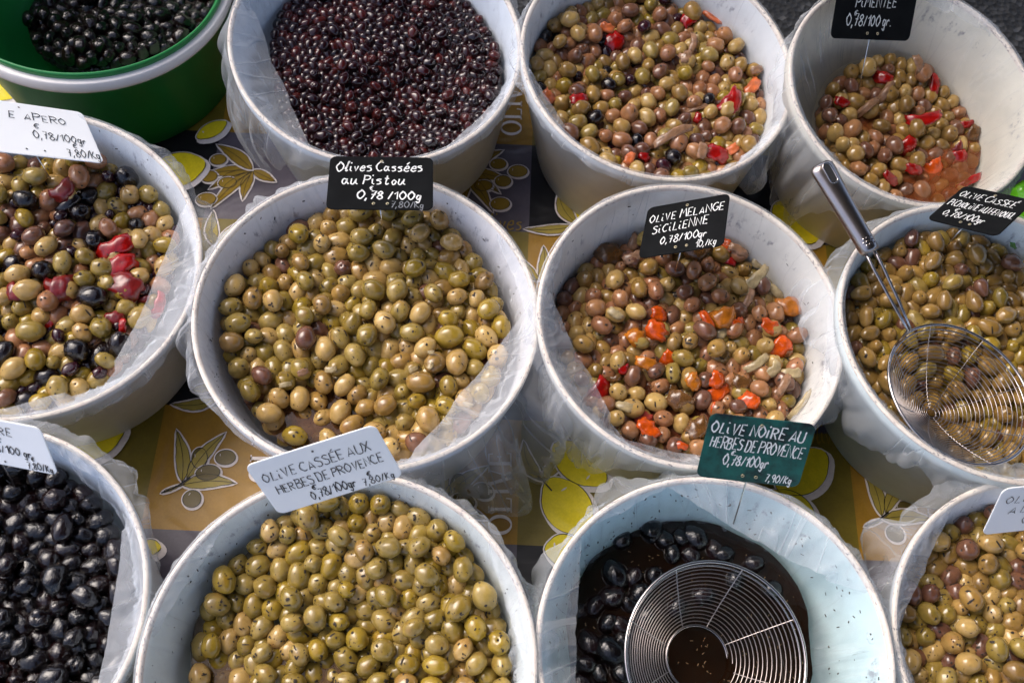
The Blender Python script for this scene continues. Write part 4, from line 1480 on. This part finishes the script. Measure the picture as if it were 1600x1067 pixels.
VM = {'red': veg_mat('red_pepper', S(158, 16, 13)), 'darkred': veg_mat('dried_tomato', S(116, 24, 22), .28), 'orange': veg_mat('orange_pepper', S(200, 78, 14)), 'amber': veg_mat('amber_pepper', S(190, 112, 30), .2, .85),
      'carrot': veg_mat('carrot', S(214, 112, 62), .3), 'onion': veg_mat('onion', S(168, 128, 98), .22, .8), 'brown': veg_mat('brown_onion', S(112, 76, 40), .2, .85), 'pale': veg_mat('pale_fennel', S(196, 176, 132), .25, .75),
      'rose': veg_mat('rose_tomato', S(186, 74, 62), .25), 'leaf': veg_mat('black_leaf', S(26, 16, 18), .25)}
VN = {'red': ('red_pepper_piece', 'bright red pepper piece', 'pepper piece'), 'darkred': ('dried_tomato', 'crumpled dark red dried tomato', 'dried tomato'), 'orange': ('orange_pepper_piece', 'bright orange pepper piece', 'pepper piece'),
      'amber': ('amber_pepper_piece', 'translucent amber pepper piece', 'pepper piece'), 'carrot': ('carrot_strip', 'pale orange carrot strip', 'carrot strip'), 'onion': ('onion_slice', 'translucent pinkish onion slice', 'onion slice'),
      'brown': ('onion_slice', 'translucent brown onion slice', 'onion slice'), 'pale': ('fennel_slice', 'pale cream fennel slice', 'fennel slice'), 'rose': ('tomato_piece', 'rosy tomato piece', 'tomato piece'), 'leaf': ('black_leaf', 'curled black leaf', 'leaf')}


def veg(k, px, py, L, Wd, ang, kind, curl=.6, th=.0024, lift=.0):
    """a strip of cut vegetable: L, Wd and angle as seen, bent and a little twisted, of even thickness"""
    fr = FR[k]
    rnd = random.Random(int(px * 31 + py))
    mean = -float(DEP[k].mean())
    u, v = fr.pix(px, py, mean)
    for _ in range(3):
        w = top_at(k, u, v) if k in HEAP else mean
        u, v = fr.pix(px, py, w)
    w += lift + .0015
    L *= 1.15; Wd *= 1.2
    C = fr.P(u, v, w)
    scale = 1.0 / (F_PX / (C - CAMP).dot(FW))
    L *= scale; Wd *= scale
    # local tilt follows the heap
    gx = float(level(k, u + .01, v) - level(k, u - .01, v)) / .02; gy = float(level(k, u, v + .01) - level(k, u, v - .01)) / .02
    n = (fr.n + Vector((-gx, -gy - .35, 0)) + Vector((rnd.uniform(-.3, .3), rnd.uniform(-.3, .3), 0))).normalized()
    a = math.radians(ang)
    d = (RT * math.cos(a) + UPV * math.sin(a)); d = (d - n * d.dot(n)).normalized()
    e = n.cross(d)
    nu, nv = 12, 6
    top, bot = [], []
    tw = rnd.uniform(-.5, .5); b2 = rnd.uniform(-.5, .8)
    for i in range(nu + 1):
        s = i / nu * 2 - 1
        for j in range(nv + 1):
            t = j / nv * 2 - 1
            wd = Wd * .5 * (1 - .3 * abs(s) ** 2.5 + .34 * noise.noise(Vector((s * 2.4, px, t))))
            x = s * L * .5 * (1 - .10 * curl * s * s) + .08 * L * noise.noise(Vector((t * 1.6, py, 1.0)))
            y = t * wd + b2 * .18 * L * (s * s - .4)
            h = -curl * .28 * L * s * s - .35 * Wd * .5 * curl * t * t + tw * .35 * s * t * Wd + .10 * Wd * noise.noise(Vector((s * 2.6, t * 2, px * .1))) + curl * .09 * L
            edge = max(abs(s), abs(t)) > .99
            k_ = .3 if edge else 1.0
            c = C + d * x + e * y + n * h
            top.append(c + n * th * .5 * k_); bot.append(c - n * th * .5 * k_)
    N = len(top); f = []
    m = nv + 1
    for i in range(nu):
        for j in range(nv):
            q = (i * m + j, (i + 1) * m + j, (i + 1) * m + j + 1, i * m + j + 1)
            f.append(q); f.append(tuple(x + N for x in q[::-1]))
    ring = [i * m for i in range(nu + 1)] + [nu * m + j for j in range(1, m)] + [i * m + nv for i in range(nu - 1, -1, -1)] + [j for j in range(nv - 1, 0, -1)]
    for i in range(len(ring)):
        p, q = ring[i], ring[(i + 1) % len(ring)]
        f.append((p, p + N, q + N, q))
    nm, words, cat = VN[kind]
    o = mesh(nm, top + bot, f, VM[kind], None, True, None, C)
    size = 'long ' if L > .03 else ('tiny ' if L < .013 else '')
    tag(o, f'{size}{words} {zone(k, u, v)} {WHERE[k]}', cat, f'{words}s in {WHERE[k]}')


V = [
('B3', 957, 62, 32, 24, 30, 'red'), ('B3', 1075, 29, 26, 18, 40, 'red'), ('B3', 1116, 30, 42, 10, -25, 'carrot', .2, .004), ('B3', 947, 41, 20, 12, -20, 'carrot', .3, .004), ('B3', 1142, 160, 46, 24, 48, 'red'),
('B3', 1171, 137, 36, 15, 55, 'carrot', .5, .003), ('B3', 1050, 212, 62, 12, 27, 'onion', .3), ('B3', 1091, 170, 46, 8, 15, 'onion', .7), ('B3', 1079, 68, 34, 9, 80, 'onion', .4), ('B3', 905, 153, 28, 16, 10, 'red'),
('B3', 857, 148, 22, 13, -40, 'carrot', .3, .004), ('B3', 1119, 243, 36, 22, -20, 'red'), ('B3', 1138, 238, 22, 12, 35, 'carrot', .3, .004), ('B3', 1096, 236, 28, 14, 70, 'onion'), ('B3', 982, 248, 20, 12, 60, 'carrot', .3, .004),
('B3', 1005, 246, 18, 12, -30, 'red'), ('B3', 1070, 89, 20, 16, 20, 'onion'), ('B3', 1087, 186, 16, 10, 70, 'red'), ('B3', 1180, 112, 20, 10, 20, 'onion'),
('B4', 1452, 128, 34, 13, 85, 'red', .3), ('B4', 1374, 114, 30, 16, -15, 'red', .8), ('B4', 1376, 140, 50, 13, 55, 'onion', 1.2), ('B4', 1437, 182, 50, 16, 8, 'red', .4), ('B4', 1405, 226, 34, 18, 55, 'red'),
('B4', 1487, 245, 28, 22, 10, 'red', 1.0), ('B4', 1442, 261, 34, 24, 20, 'orange', .5), ('B4', 1500, 192, 22, 10, 10, 'red'), ('B4', 1508, 207, 26, 18, 60, 'brown'), ('B4', 1432, 98, 30, 12, -70, 'onion', .8),
('B4', 1312, 152, 24, 12, -20, 'red'), ('B4', 1484, 228, 18, 12, 50, 'darkred'), ('B4', 1385, 277, 36, 14, -20, 'red', .4), ('B4', 1497, 282, 42, 10, 28, 'red', .4), ('B4', 1350, 160, 40, 10, 40, 'onion', .9), ('B4', 1418, 262, 28, 14, -10, 'red'),
('B5', 173, 393, 64, 26, 32, 'red', .6), ('B5', 184, 416, 52, 26, 20, 'red', .7), ('B5', 193, 446, 52, 34, -30, 'darkred', .6), ('B5', 87, 452, 48, 34, 10, 'darkred', 1.2), ('B5', 95, 300, 40, 22, 40, 'darkred', .9),
('B5', 245, 482, 44, 14, 65, 'red', .5), ('B5', 70, 503, 24, 18, 40, 'red'), ('B5', 178, 500, 30, 18, 10, 'darkred'), ('B5', 191, 512, 22, 10, 85, 'red'), ('B5', 104, 320, 40, 12, 35, 'leaf', .6), ('B5', 182, 426, 30, 11, 0, 'pale', .4, .004),
('B5', 20, 455, 30, 22, -30, 'darkred', .8), ('B5', 226, 470, 24, 8, 10, 'darkred'),
('B7', 1029, 490, 26, 22, 90, 'orange', .8), ('B7', 1025, 516, 28, 30, 70, 'orange', .7), ('B7', 947, 390, 46, 30, -30, 'brown', .6), ('B7', 1087, 388, 38, 26, 20, 'brown', .6), ('B7', 986, 378, 32, 14, 60, 'onion', .9), ('B7', 988, 400, 30, 14, 25, 'onion'),
('B7', 1137, 407, 22, 12, -20, 'red'), ('B7', 1135, 384, 26, 16, -30, 'orange'), ('B7', 1152, 391, 34, 12, -30, 'onion'), ('B7', 1176, 438, 58, 15, 42, 'pale', .4), ('B7', 1190, 415, 38, 12, -12, 'pale', .4), ('B7', 1127, 496, 44, 26, 15, 'amber', .9),
('B7', 1104, 502, 34, 12, -60, 'orange', .7), ('B7', 1150, 503, 24, 11, 10, 'orange'), ('B7', 1203, 512, 32, 18, -25, 'orange', .4), ('B7', 1126, 520, 38, 13, 35, 'pale', .6), ('B7', 960, 489, 24, 11, -35, 'pale'), ('B7', 990, 525, 28, 22, -50, 'amber', .8),
('B7', 1237, 477, 50, 26, 8, 'amber', .6), ('B7', 1040, 560, 26, 18, 60, 'orange'), ('B7', 937, 606, 34, 26, 50, 'red', .5), ('B7', 973, 576, 18, 13, 10, 'red'), ('B7', 960, 589, 28, 10, 20, 'brown', 1.2), ('B7', 1008, 567, 34, 16, -15, 'amber'),
('B7', 1082, 596, 26, 20, -50, 'amber'), ('B7', 1117, 594, 26, 20, 70, 'orange'), ('B7', 1115, 614, 46, 17, 18, 'orange', .5), ('B7', 1112, 638, 18, 9, 80, 'orange'), ('B7', 1167, 625, 30, 20, -35, 'orange', .5), ('B7', 1158, 600, 32, 20, -20, 'brown'),
('B7', 1060, 627, 40, 26, -20, 'brown', .6), ('B7', 1046, 612, 30, 16, 60, 'brown'), ('B7', 1086, 668, 38, 26, 30, 'brown', .5), ('B7', 1010, 668, 36, 24, -60, 'orange', .5), ('B7', 1000, 650, 28, 20, -40, 'rose'), ('B7', 976, 634, 32, 13, -15, 'pale'),
('B7', 1183, 567, 46, 12, 30, 'pale', .7), ('B7', 1165, 470, 40, 11, 55, 'onion', .8), ('B7', 1205, 455, 44, 12, -35, 'pale', .7), ('B7', 1110, 375, 36, 12, 20, 'onion', .6), ('B7', 1222, 600, 40, 11, 60, 'onion', .8), ('B7', 1060, 696, 22, 10, -15, 'orange'), ('B7', 1215, 543, 34, 24, 40, 'orange', .4), ('B7', 1248, 632, 58, 9, 50, 'pale', .9), ('B7', 1232, 584, 30, 13, 0, 'pale', .4), ('B7', 1205, 579, 28, 16, 50, 'pale', .4),
('B6', 645, 579, 14, 8, 30, 'pale', .4), ('B6', 672, 573, 11, 7, 50, 'pale', .4), ('B6', 673, 552, 10, 5, 10, 'pale', .4), ('B6', 515, 578, 18, 8, 5, 'pale', .4), ('B6', 472, 582, 16, 9, 20, 'onion', .3), ('B6', 730, 633, 16, 6, -20, 'pale', .4), ('B6', 444, 601, 18, 7, 10, 'pale', .4),
]
for q in V: veg(*q)

# ------------------------------------------------------------------ price cards
CARDS = {  # centre relative to the camera, rotation vector, width, height
'apero': (-0.5019, 0.6300, -0.8496, -0.2778, 0.6156, 0.4794, 0.1349, 0.0832), 'pistou': (-0.1397, 0.5935, -0.8645, -0.1729, 0.0430, 0.0761, 0.1056, 0.0739),
'pimentee': (0.3927, 0.8584, -0.8636, 0.7921, 0.4220, 0.1602, 0.1163, 0.0698), 'melange': (0.1694, 0.5666, -0.8781, -0.2313, -0.4888, -0.1326, 0.0883, 0.0733),
'picholine': (0.4703, 0.5955, -0.8692, -0.3485, -0.4382, -0.7286, 0.0738, 0.0745), 'provence': (-0.1556, 0.2803, -0.8442, 1.1585, -0.0397, 0.3822, 0.1173, 0.0682),
'noire': (0.2160, 0.3142, -0.8402, 0.9902, -0.0097, -0.0696, 0.0913, 0.0687), 'bottomleft': (-0.4508, 0.2958, -0.8482, 1.1206, -0.2121, -0.0896, 0.1175, 0.0568),
'right': (0.4818, 0.2851, -0.8684, 1.1870, 0.1004, 0.1290, 0.1071, 0.0645)}
whiteM = plain('white_card', (.89, .90, .90), .45, .02, 20, spec=.3)
slateM = plain('black_card', (.008, .0085, .009), .7, .3, 40, spec=.04)
tg = NT('green_card')
vg = tg.coord('Object')
gn = tg.noise(vg, 28, 4, .7)
gc = tg.ramp(gn, [(.35, S(14, 20, 22)), (.52, S(18, 72, 66)), (.75, S(24, 96, 86))])
gc = tg.mix(tg.ramp(tg.noise(vg, 120, 3, .7), [(.66, 0.0), (.72, .9)]), gc, S(40, 26, 18))
tg.l(gc, tg.b.inputs['Base Color']); tg.set(Roughness=.4, Specular_IOR_Level=.3)
greenCardM = tg.m
chalkM = plain('chalk_ink', (.74, .75, .74), .7, .25, 200)
penM = plain('black_ink', (.012, .012, .018), .5, .1)
fadedM = plain('faded_ink', (.16, .17, .19), .6, .3, 200)
brassM = plain('brass_eyelet', (.62, .52, .34), .3, .2, 200, 1.0)
wireM = plain('stainless_wire', (.62, .60, .58), .22, .08, 60, 1.0)
darkholeM = plain('dark_hole', (.02, .02, .02), .6)


def rotvec(w):
    w = Vector(w); t = w.length
    return Quaternion(w / t, t)


def card(key, label, kind, lines, faded=(), stake=True):
    c = CARDS[key]
    pos = CAMP + Vector(c[:3]); q = rotvec(c[3:6]); w, h = c[6], c[7]
    root = empty('price_card', pos, label, 'price card', 'hand written price cards')
    mat = {'white': whiteM, 'black': slateM, 'green': greenCardM}[kind]
    ink = {'white': penM, 'black': chalkM, 'green': chalkM}[kind]
    X = lambda x, y, z: pos + q @ Vector((x, y, z))
    r = .007; th = .0011
    out = []
    for (cx, cy, a0) in ((w / 2 - r, h / 2 - r, 0), (-w / 2 + r, h / 2 - r, 90), (-w / 2 + r, -h / 2 + r, 180), (w / 2 - r, -h / 2 + r, 270)):
        for s in range(7):
            a = math.radians(a0 + s * 15); out.append((cx + r * math.cos(a), cy + r * math.sin(a)))
    n = len(out)
    bend = lambda x, y: 0.0
    # panel as a grid so that it can bow a little
    g = Geo()
    ins = [(x * .97, y * .97) for x, y in out]
    v = [X(x, y, th / 2 + bend(x, y) - .0002) for x, y in out] + [X(x, y, -th / 2 + bend(x, y)) for x, y in out] + [X(x, y, th / 2 + bend(x, y)) for x, y in ins]
    f = [(i, (i + 1) % n, n + (i + 1) % n, n + i) for i in range(n)] + [(i, 2 * n + i, 2 * n + (i + 1) % n, (i + 1) % n) for i in range(n)]
    v += [X(0, 0, th / 2), X(0, 0, -th / 2)]
    f += [(2 * n + i, 3 * n, 2 * n + (i + 1) % n) for i in range(n)] + [(n + (i + 1) % n, 3 * n + 1, n + i) for i in range(n)]
    g.add(v, f)
    g.build('panel', mat, root, False)
    rn = random.Random(hash(key) % 1000 if False else sum(map(ord, key)))
    for (ls, mt, nm) in ((lines, ink, 'handwriting'), (faded, fadedM, 'faded_handwriting')):
        if not ls: continue
        Vv, Ff = handwriting([(t, (x - .5) * w, (y - .5) * h, hh * h, (ww * w if ww else None), sl, pw) for (t, x, y, hh, ww, sl, pw) in ls], rn)
        g = Geo()
        g.add([X(a, b, th / 2 + bend(a, b) + .0005) for a, b in Vv], Ff)
        g.build(nm, mt, root, False)
    for (ex, ey) in ((0, .40), (-.06, -.40), (.07, -.40)):
        g = Geo()
        ctr = X(ex * w, ey * h, th / 2 + .0006); ux = q @ Vector((1, 0, 0)); uy = q @ Vector((0, 1, 0))
        if kind == 'white':
            g.add([ctr + ux * .0011 * math.cos(a * PI / 4) + uy * .0011 * math.sin(a * PI / 4) for a in range(8)], [tuple(range(8))])
            g.build('hole', darkholeM, root, False)
        else:
            g.tube([ctr + ux * .0013 * math.cos(a * PI / 5) + uy * .0013 * math.sin(a * PI / 5) for a in range(10)], .00045, 5, closed=True)
            g.build('eyelet', brassM, root)
    if stake:
        ln_ = {'pimentee': .050, 'noire': .052, 'provence': .02, 'right': .03, 'bottomleft': .03}.get(key, .010)
        g = Geo()
        b = X(0, -h / 2 + .006, -.0014); top_ = X(0, h / 2 - .008, -.0014)
        d = (q @ Vector((0, -1, 0))) * ln_ + Vector((0, 0, -.012 if ln_ > .015 else -.03))
        g.tube([top_, b, b + d * .5, b + d], .0007, 6); g.build('stake', wireM, root)
    return root


card('apero', 'white card reading APERO standing in the dried tomato olives', 'white',
     [('E  APERO', .40, .68, .13, .44, -.02, .0009), ('€', .56, .53, .09, None, -.02, .0008), ('0,78/100gr', .53, .33, .14, .40, -.01, .0009), ('€', .80, .23, .08, None, -.02, .0008), ('7,80/Kg', .74, .05, .14, .25, .02, .0009)])
card('pistou', 'black card with chalk words Olives Cassées au Pistou', 'black',
     [('Olives Cassées', .07, .70, .17, .84, .015, .0013), ('au Pistou', .13, .46, .17, .62, .0, .0013), ('0,78 /100g', .28, .19, .15, .62, -.02, .0014), ('€', .40, .36, .06, None, 0, .0009)], [('7,80/Kg', .60, .03, .11, .32, 0, .0009)])
card('pimentee', 'black card with chalk words Olive Cassée Pimentée', 'black',
     [('OLiVE CASSÉE', .10, .76, .15, .76, .0, .0011), ('PiMENTÉE', .24, .49, .16, .52, .03, .0011), ('0,78/100 gr.', .16, .20, .17, .58, .03, .0011), ('€', .24, .37, .07, None, 0, .0008)])
card('melange', 'black card with chalk words Olive Mélange Sicilienne', 'black',
     [('OLiVE MELANGE', .06, .66, .15, .91, .03, .0010), ('SiCiLiENNE', .12, .43, .16, .68, .04, .0010), ('0,78/100gr', .24, .20, .14, .56, .03, .0009), ('10,/Kg', .68, .03, .11, .24, .04, .0006)])
card('picholine', 'black card with chalk words Olive Cassée Picholine au Fenouil', 'black',
     [('OLiVE CASSEÉ', .07, .70, .15, .80, .0, .0009), ('PiCHOLiNE AU FENOUiL', .05, .44, .15, .93, .0, .0009), ('0,78/100gr', .12, .18, .15, .60, .0, .0009), ('€', .22, .33, .06, None, 0, .0007)])
card('provence', 'white card reading Olive Cassée aux Herbes de Provence above front green olives', 'white',
     [('OLiVE CASSÉE AUX', .06, .62, .16, .84, .0, .0008), ('HERBES DE PROVENCE', .10, .37, .15, .84, .0, .0008), ('€', .34, .26, .08, None, 0, .0009), ('0,78/100gr', .30, .09, .16, .36, .0, .0009), ('€', .76, .20, .07, None, 0, .0009), ('7,80/Kg', .70, .04, .13, .25, .0, .0008)])
card('noire', 'scuffed dark green card with chalk words Olive Noire aux Herbes de Provence', 'green',
     [('OLiVE NOIRE AU', .04, .73, .17, .90, -.01, .0012), ('HERBES DE PROVENCE', .06, .50, .17, .90, -.03, .0010), ('0,78/100gr', .22, .25, .16, .44, .0, .0010), ('€', .28, .41, .06, None, 0, .0009), ('7,90/Kg', .66, .05, .12, .26, .0, .0008)])
card('bottomleft', 'white card standing behind the glossy black olives at left', 'white',
     [('OLiVES NOiRE', .10, .70, .16, .64, .0, .0008), ('€', .58, .53, .09, None, 0, .0009), ('0,78/100 gr', .42, .30, .17, .42, .0, .0009), ('€', .82, .24, .08, None, 0, .0009), ('7,80/Kg', .76, .05, .15, .22, .0, .0009)])
card('right', 'white card beginning OLI standing in the lower right bucket', 'white',
     [('OLiVE CASSÉE', .07, .68, .15, .80, .0, .0007), ('A LA GRECQUE', .14, .45, .15, .76, .0, .0007), ('0,78/100gr', .3, .2, .15, .5, .0, .0007)])


# ------------------------------------------------------------------ wire skimmers
steelM = plain('polished_steel', (.52, .47, .45), .16, .10, 40, 1.0)
steelM2 = plain('brushed_steel', (.44, .39, .37), .28, .12, 60, 1.0)


def skimmer(cx, cy, z0, R, tx, ty, depth, rin, turns, label, power, ribs, phase, handle_pts=None, handle_side=None, shift=(0, 0)):
    C = Vector((cx, cy, z0))
    n = Vector((math.tan(math.radians(ty)), -math.tan(math.radians(tx)), 1)).normalized()
    ex = (Vector((1, 0, 0)) - n * n.x).normalized(); ey = n.cross(ex)
    root = empty('wire_skimmer', C, label, 'skimmer', 'wire skimmers in the buckets')

    def P(r, a):
        t = max(0, min(1, (r - rin) / (R - rin)))
        w = -depth * (1 - t ** power)
        return C + ex * (r * math.cos(a) + shift[0] * (1 - t)) + ey * (r * math.sin(a) + shift[1] * (1 - t)) + n * w
    g = Geo(); g.tube([P(R, 2 * PI * k / 72) for k in range(72)], .0015, 8, closed=True); g.build('rim_wire', steelM, root)
    g = Geo(); g.tube([P(R - .003, 2 * PI * k / 72) + n * -.0012 for k in range(72)], .0009, 6, closed=True); g.build('inner_rim_wire', steelM, root)
    for j in range(turns):      # the coil, one ring after another
        r = rin + (R - .004 - rin) * (j + .35) / turns
        g = Geo(); g.tube([P(r, 2 * PI * k / 56) for k in range(56)], .00046, 5, closed=True); g.build('coil_ring', steelM2, root)
    if rin > .01:
        g = Geo(); g.tube([P(rin, 2 * PI * k / 48) for k in range(48)], .0011, 6, closed=True); g.build('base_ring', steelM, root)
    for j in range(ribs):
        a = phase + 2 * PI * j / ribs
        g = Geo(); g.tube([P(rin + (R - rin) * t / 40, a) + n * (.0007 * (1 if t % 2 else -1)) for t in range(41)], .00050, 5); g.build('rib_wire', steelM2, root)
    if handle_pts:
        p0, p1, p2 = [Vector(p) for p in handle_pts]
        ax = (p2 - p1).normalized()
        side = ax.cross(Vector((0, 0, 1))).normalized(); up = side.cross(ax).normalized()
        ang = handle_side
        e1 = P(R, ang + .055); e2 = P(R, ang - .055)
        for (e, s) in ((e1, 1), (e2, -1)):
            s_ = 1 if (e - p0).dot(side) > 0 else -1
            g = Geo(); g.tube([e, p0 + side * s_ * .0016, p0.lerp(p1, .35) + side * s_ * .0034, p0.lerp(p1, .8) + side * s_ * .0050, p1 + side * s_ * .0046 + ax * .012], .0015, 8); g.build('neck_wire', steelM, root)
        # handle: flattened tube widening to the end
        v, f = [], []
        ns, nr = 20, 28
        for i in range(nr + 1):
            t = i / nr
            c = p1.lerp(p2, t)
            wd = .0098 + .0032 * t ** 1.5
            hg = .0090 - .0022 * t
            if t < .04: wd *= .86 + 3.5 * t; hg *= .86 + 3.5 * t
            if t > .94: k_ = math.sqrt(max(.02, 1 - ((t - .94) / .06) ** 2)); wd *= .55 + .45 * k_; hg *= .5 + .5 * k_
            for k in range(ns):
                a = 2 * PI * k / ns
                v.append(c + side * wd * math.cos(a) + up * hg * math.sin(a))
        for i in range(nr):
            for k in range(ns):
                f.append((i * ns + k, i * ns + (k + 1) % ns, (i + 1) * ns + (k + 1) % ns, (i + 1) * ns + k))
        f.append(tuple(range(ns - 1, -1, -1))); f.append(tuple(nr * ns + k for k in range(ns)))
        mesh('handle', v, f, steelM2, root, True)
        # hanging slot near the end
        c0 = p1.lerp(p2, .80); c1 = p1.lerp(p2, .93)
        pts = []
        for k in range(24):
            a = 2 * PI * k / 24
            b = (c1 if math.cos(a) > 0 else c0) + ax * .0042 * math.cos(a) + side * .0042 * math.sin(a)
            pts.append(b + up * (.0080 - .0 * k))
        g = Geo(); g.tube([p - up * .0006 for p in pts], .0008, 6, closed=True); g.build('slot_edge', steelM, root)
        g = Geo(); m_ = sum(pts, Vector()) / 24
        g.add([p - up * .0004 for p in pts] + [m_ - up * .0004], [(k, (k + 1) % 24, 24) for k in range(24)]); g.build('slot', darkholeM, root, False)
        for i in range(3):
            for j in range(4):
                if (i + j) % 1 == 0:
                    a = math.radians(60 + j * 20 + (i % 2) * 10)
                    c = p1.lerp(p2, .07 + .035 * i) + side * .0101 * math.cos(a) + up * .0092 * math.sin(a)
                    g = Geo(); rows = [(0, .0006), (.0008, .0004), (.0011, 0)]
                    nn = (side * math.cos(a) + up * math.sin(a)).normalized(); s2 = ax.cross(nn)
                    vv = [c + nn * hz + (ax * math.cos(q * PI / 3) + s2 * math.sin(q * PI / 3)) * rz for rz, hz in rows[:2] for q in range(6)] + [c + nn * .0006]
                    vv = [c + nn * .0002 + (ax * math.cos(q * PI / 3) + s2 * math.sin(q * PI / 3)) * .0011 for q in range(6)] + [c + nn * .0008]
                    g.add(vv, [(q, (q + 1) % 6, 6) for q in range(6)]); g.build('grip_dimple', steelM, root)
    return root


hp = [at(1421, 515, .205), at(1360, 394, .232), at(1281, 256, .262)]
ang_h = math.atan2(hp[0].y - .4054, hp[0].x - .4341)
skimmer(0.4341, 0.4054, CAM_H - .90, .0748, -3.6, 10.8, .034, .004, 21, 'round wire skimmer with a steel handle resting on pointed green olives', 1.7, 8, .25, hp, ang_h, (-.012, -.008))
skimmer(0.1924, 0.1537, CAM_H - .93, .0824, 6.7, 7.5,   .046, .029, 16, 'deep flat bottomed wire skimmer sunk in the dark brine', 1.25, 8, .45, [(.225, .055, .175), (.240, -.01, .205), (.262, -.12, .25)], -1.25, (-.003, .0))

# ------------------------------------------------------------------ things at the edges
limeM = film_mat('lime_bag', .8, S(96, 176, 30))


def lump(name, c, r, mat, label, cat, seed, amp=.25, freq=2.2):
    bm = bmesh.new()
    bmesh.ops.create_icosphere(bm, subdivisions=5, radius=1)
    vs, uvs = [], []
    for v in bm.verts:
        p = v.co.copy()
        k = 1 + amp * noise.noise(p * freq + Vector((seed, 0, 0))) + amp * .6 * abs(noise.noise(p * freq * 2.3 + Vector((0, seed, 0))))
        q = Vector((p.x * r[0], p.y * r[1], max(-.95, p.z) * r[2])) * k
        vs.append(Vector(c) + q); uvs.append((p.x * .1 + p.z * .03, p.y * .1 + p.z * .06))
    fs = [tuple(v.index for v in f.verts) for f in bm.faces]
    bm.free()
    zmin = min(v.z for v in vs)
    base = c[2] - r[2] * .9
    vs = [Vector((v.x, v.y, max(v.z, base))) for v in vs]
    o = mesh(name, vs, fs, mat, None, True, uvs, (c[0], c[1], base))
    return tag(o, label, cat)


p = at(1612, 335, .13)
lump('plastic_bag', (p.x + .018, p.y + .0, .075), (.058, .052, .082), limeM, 'shiny lime green plastic bag squeezed behind the picholine card', 'plastic bag', 4.0, .22)
p = at(1208, -5, GROUND_Z + .05)
navyM = plain('navy_cloth', (.008, .014, .045), .8, .4, 40, bump=.5, bscale=120)
lump('cloth_bundle', (p.x, p.y + .06, GROUND_Z + .055), (.17, .11, .062), navyM, 'dark navy cloth bundle lying on the asphalt behind the table', 'cloth bundle', 9.0, .35, 3.0)

# two unseen canvas awnings added over far and right sides to block sky light
canvas = plain('blocker_canvas', (.10, .105, .11), .85, .1, 3)


def blocker(x0, x1, y0, y1, z, rise, label):
    aw = empty('unseen_sky_blocker', ((x0 + x1) / 2, (y0 + y1) / 2, GROUND_Z), label, 'blocker')
    v, f = [], []
    n = 24
    for i in range(n + 1):
        for j in range(n + 1):
            a, b = i / n, j / n
            sag = -.06 * math.sin(PI * a) * math.sin(PI * b)
            v.append((x0 + (x1 - x0) * a, y0 + (y1 - y0) * b, z + rise * b + sag))
    for i in range(n):
        for j in range(n):
            k_ = i * (n + 1) + j
            f.append((k_, k_ + n + 1, k_ + n + 2, k_ + 1))
    mesh('canopy', v, f, canvas, aw, True)
    g = Geo()
    for j in range(24):          # scalloped valance along the front edge
        xa, xb = x0 + (x1 - x0) * j / 24, x0 + (x1 - x0) * (j + 1) / 24
        g.add([(xa, y0, z), (xb, y0, z), (xb, y0 - .005, z - .11), ((xa + xb) / 2, y0 - .008, z - .15), (xa, y0 - .005, z - .11)], [(0, 1, 2, 3, 4)])
    g.build('valance', canvas, aw, False)
    for sx in (x0 + .02, x1 - .02):
        for sy, zz in ((y0 + .02, z), (y1 - .02, z + rise)):
            g = Geo(); g.tube([(sx, sy, GROUND_Z), (sx, sy, zz)], .018, 10); g.build('post', steel, aw)


blocker(-3.0, 3.2, 1.52, 3.6, 1.45, .35, 'added unseen dark canvas awning behind the far edge of the stall table')
blocker(.02, 3.2, -1.2, 1.36, 1.28, .14, 'added unseen dark canvas awning over the right half of the stall table')
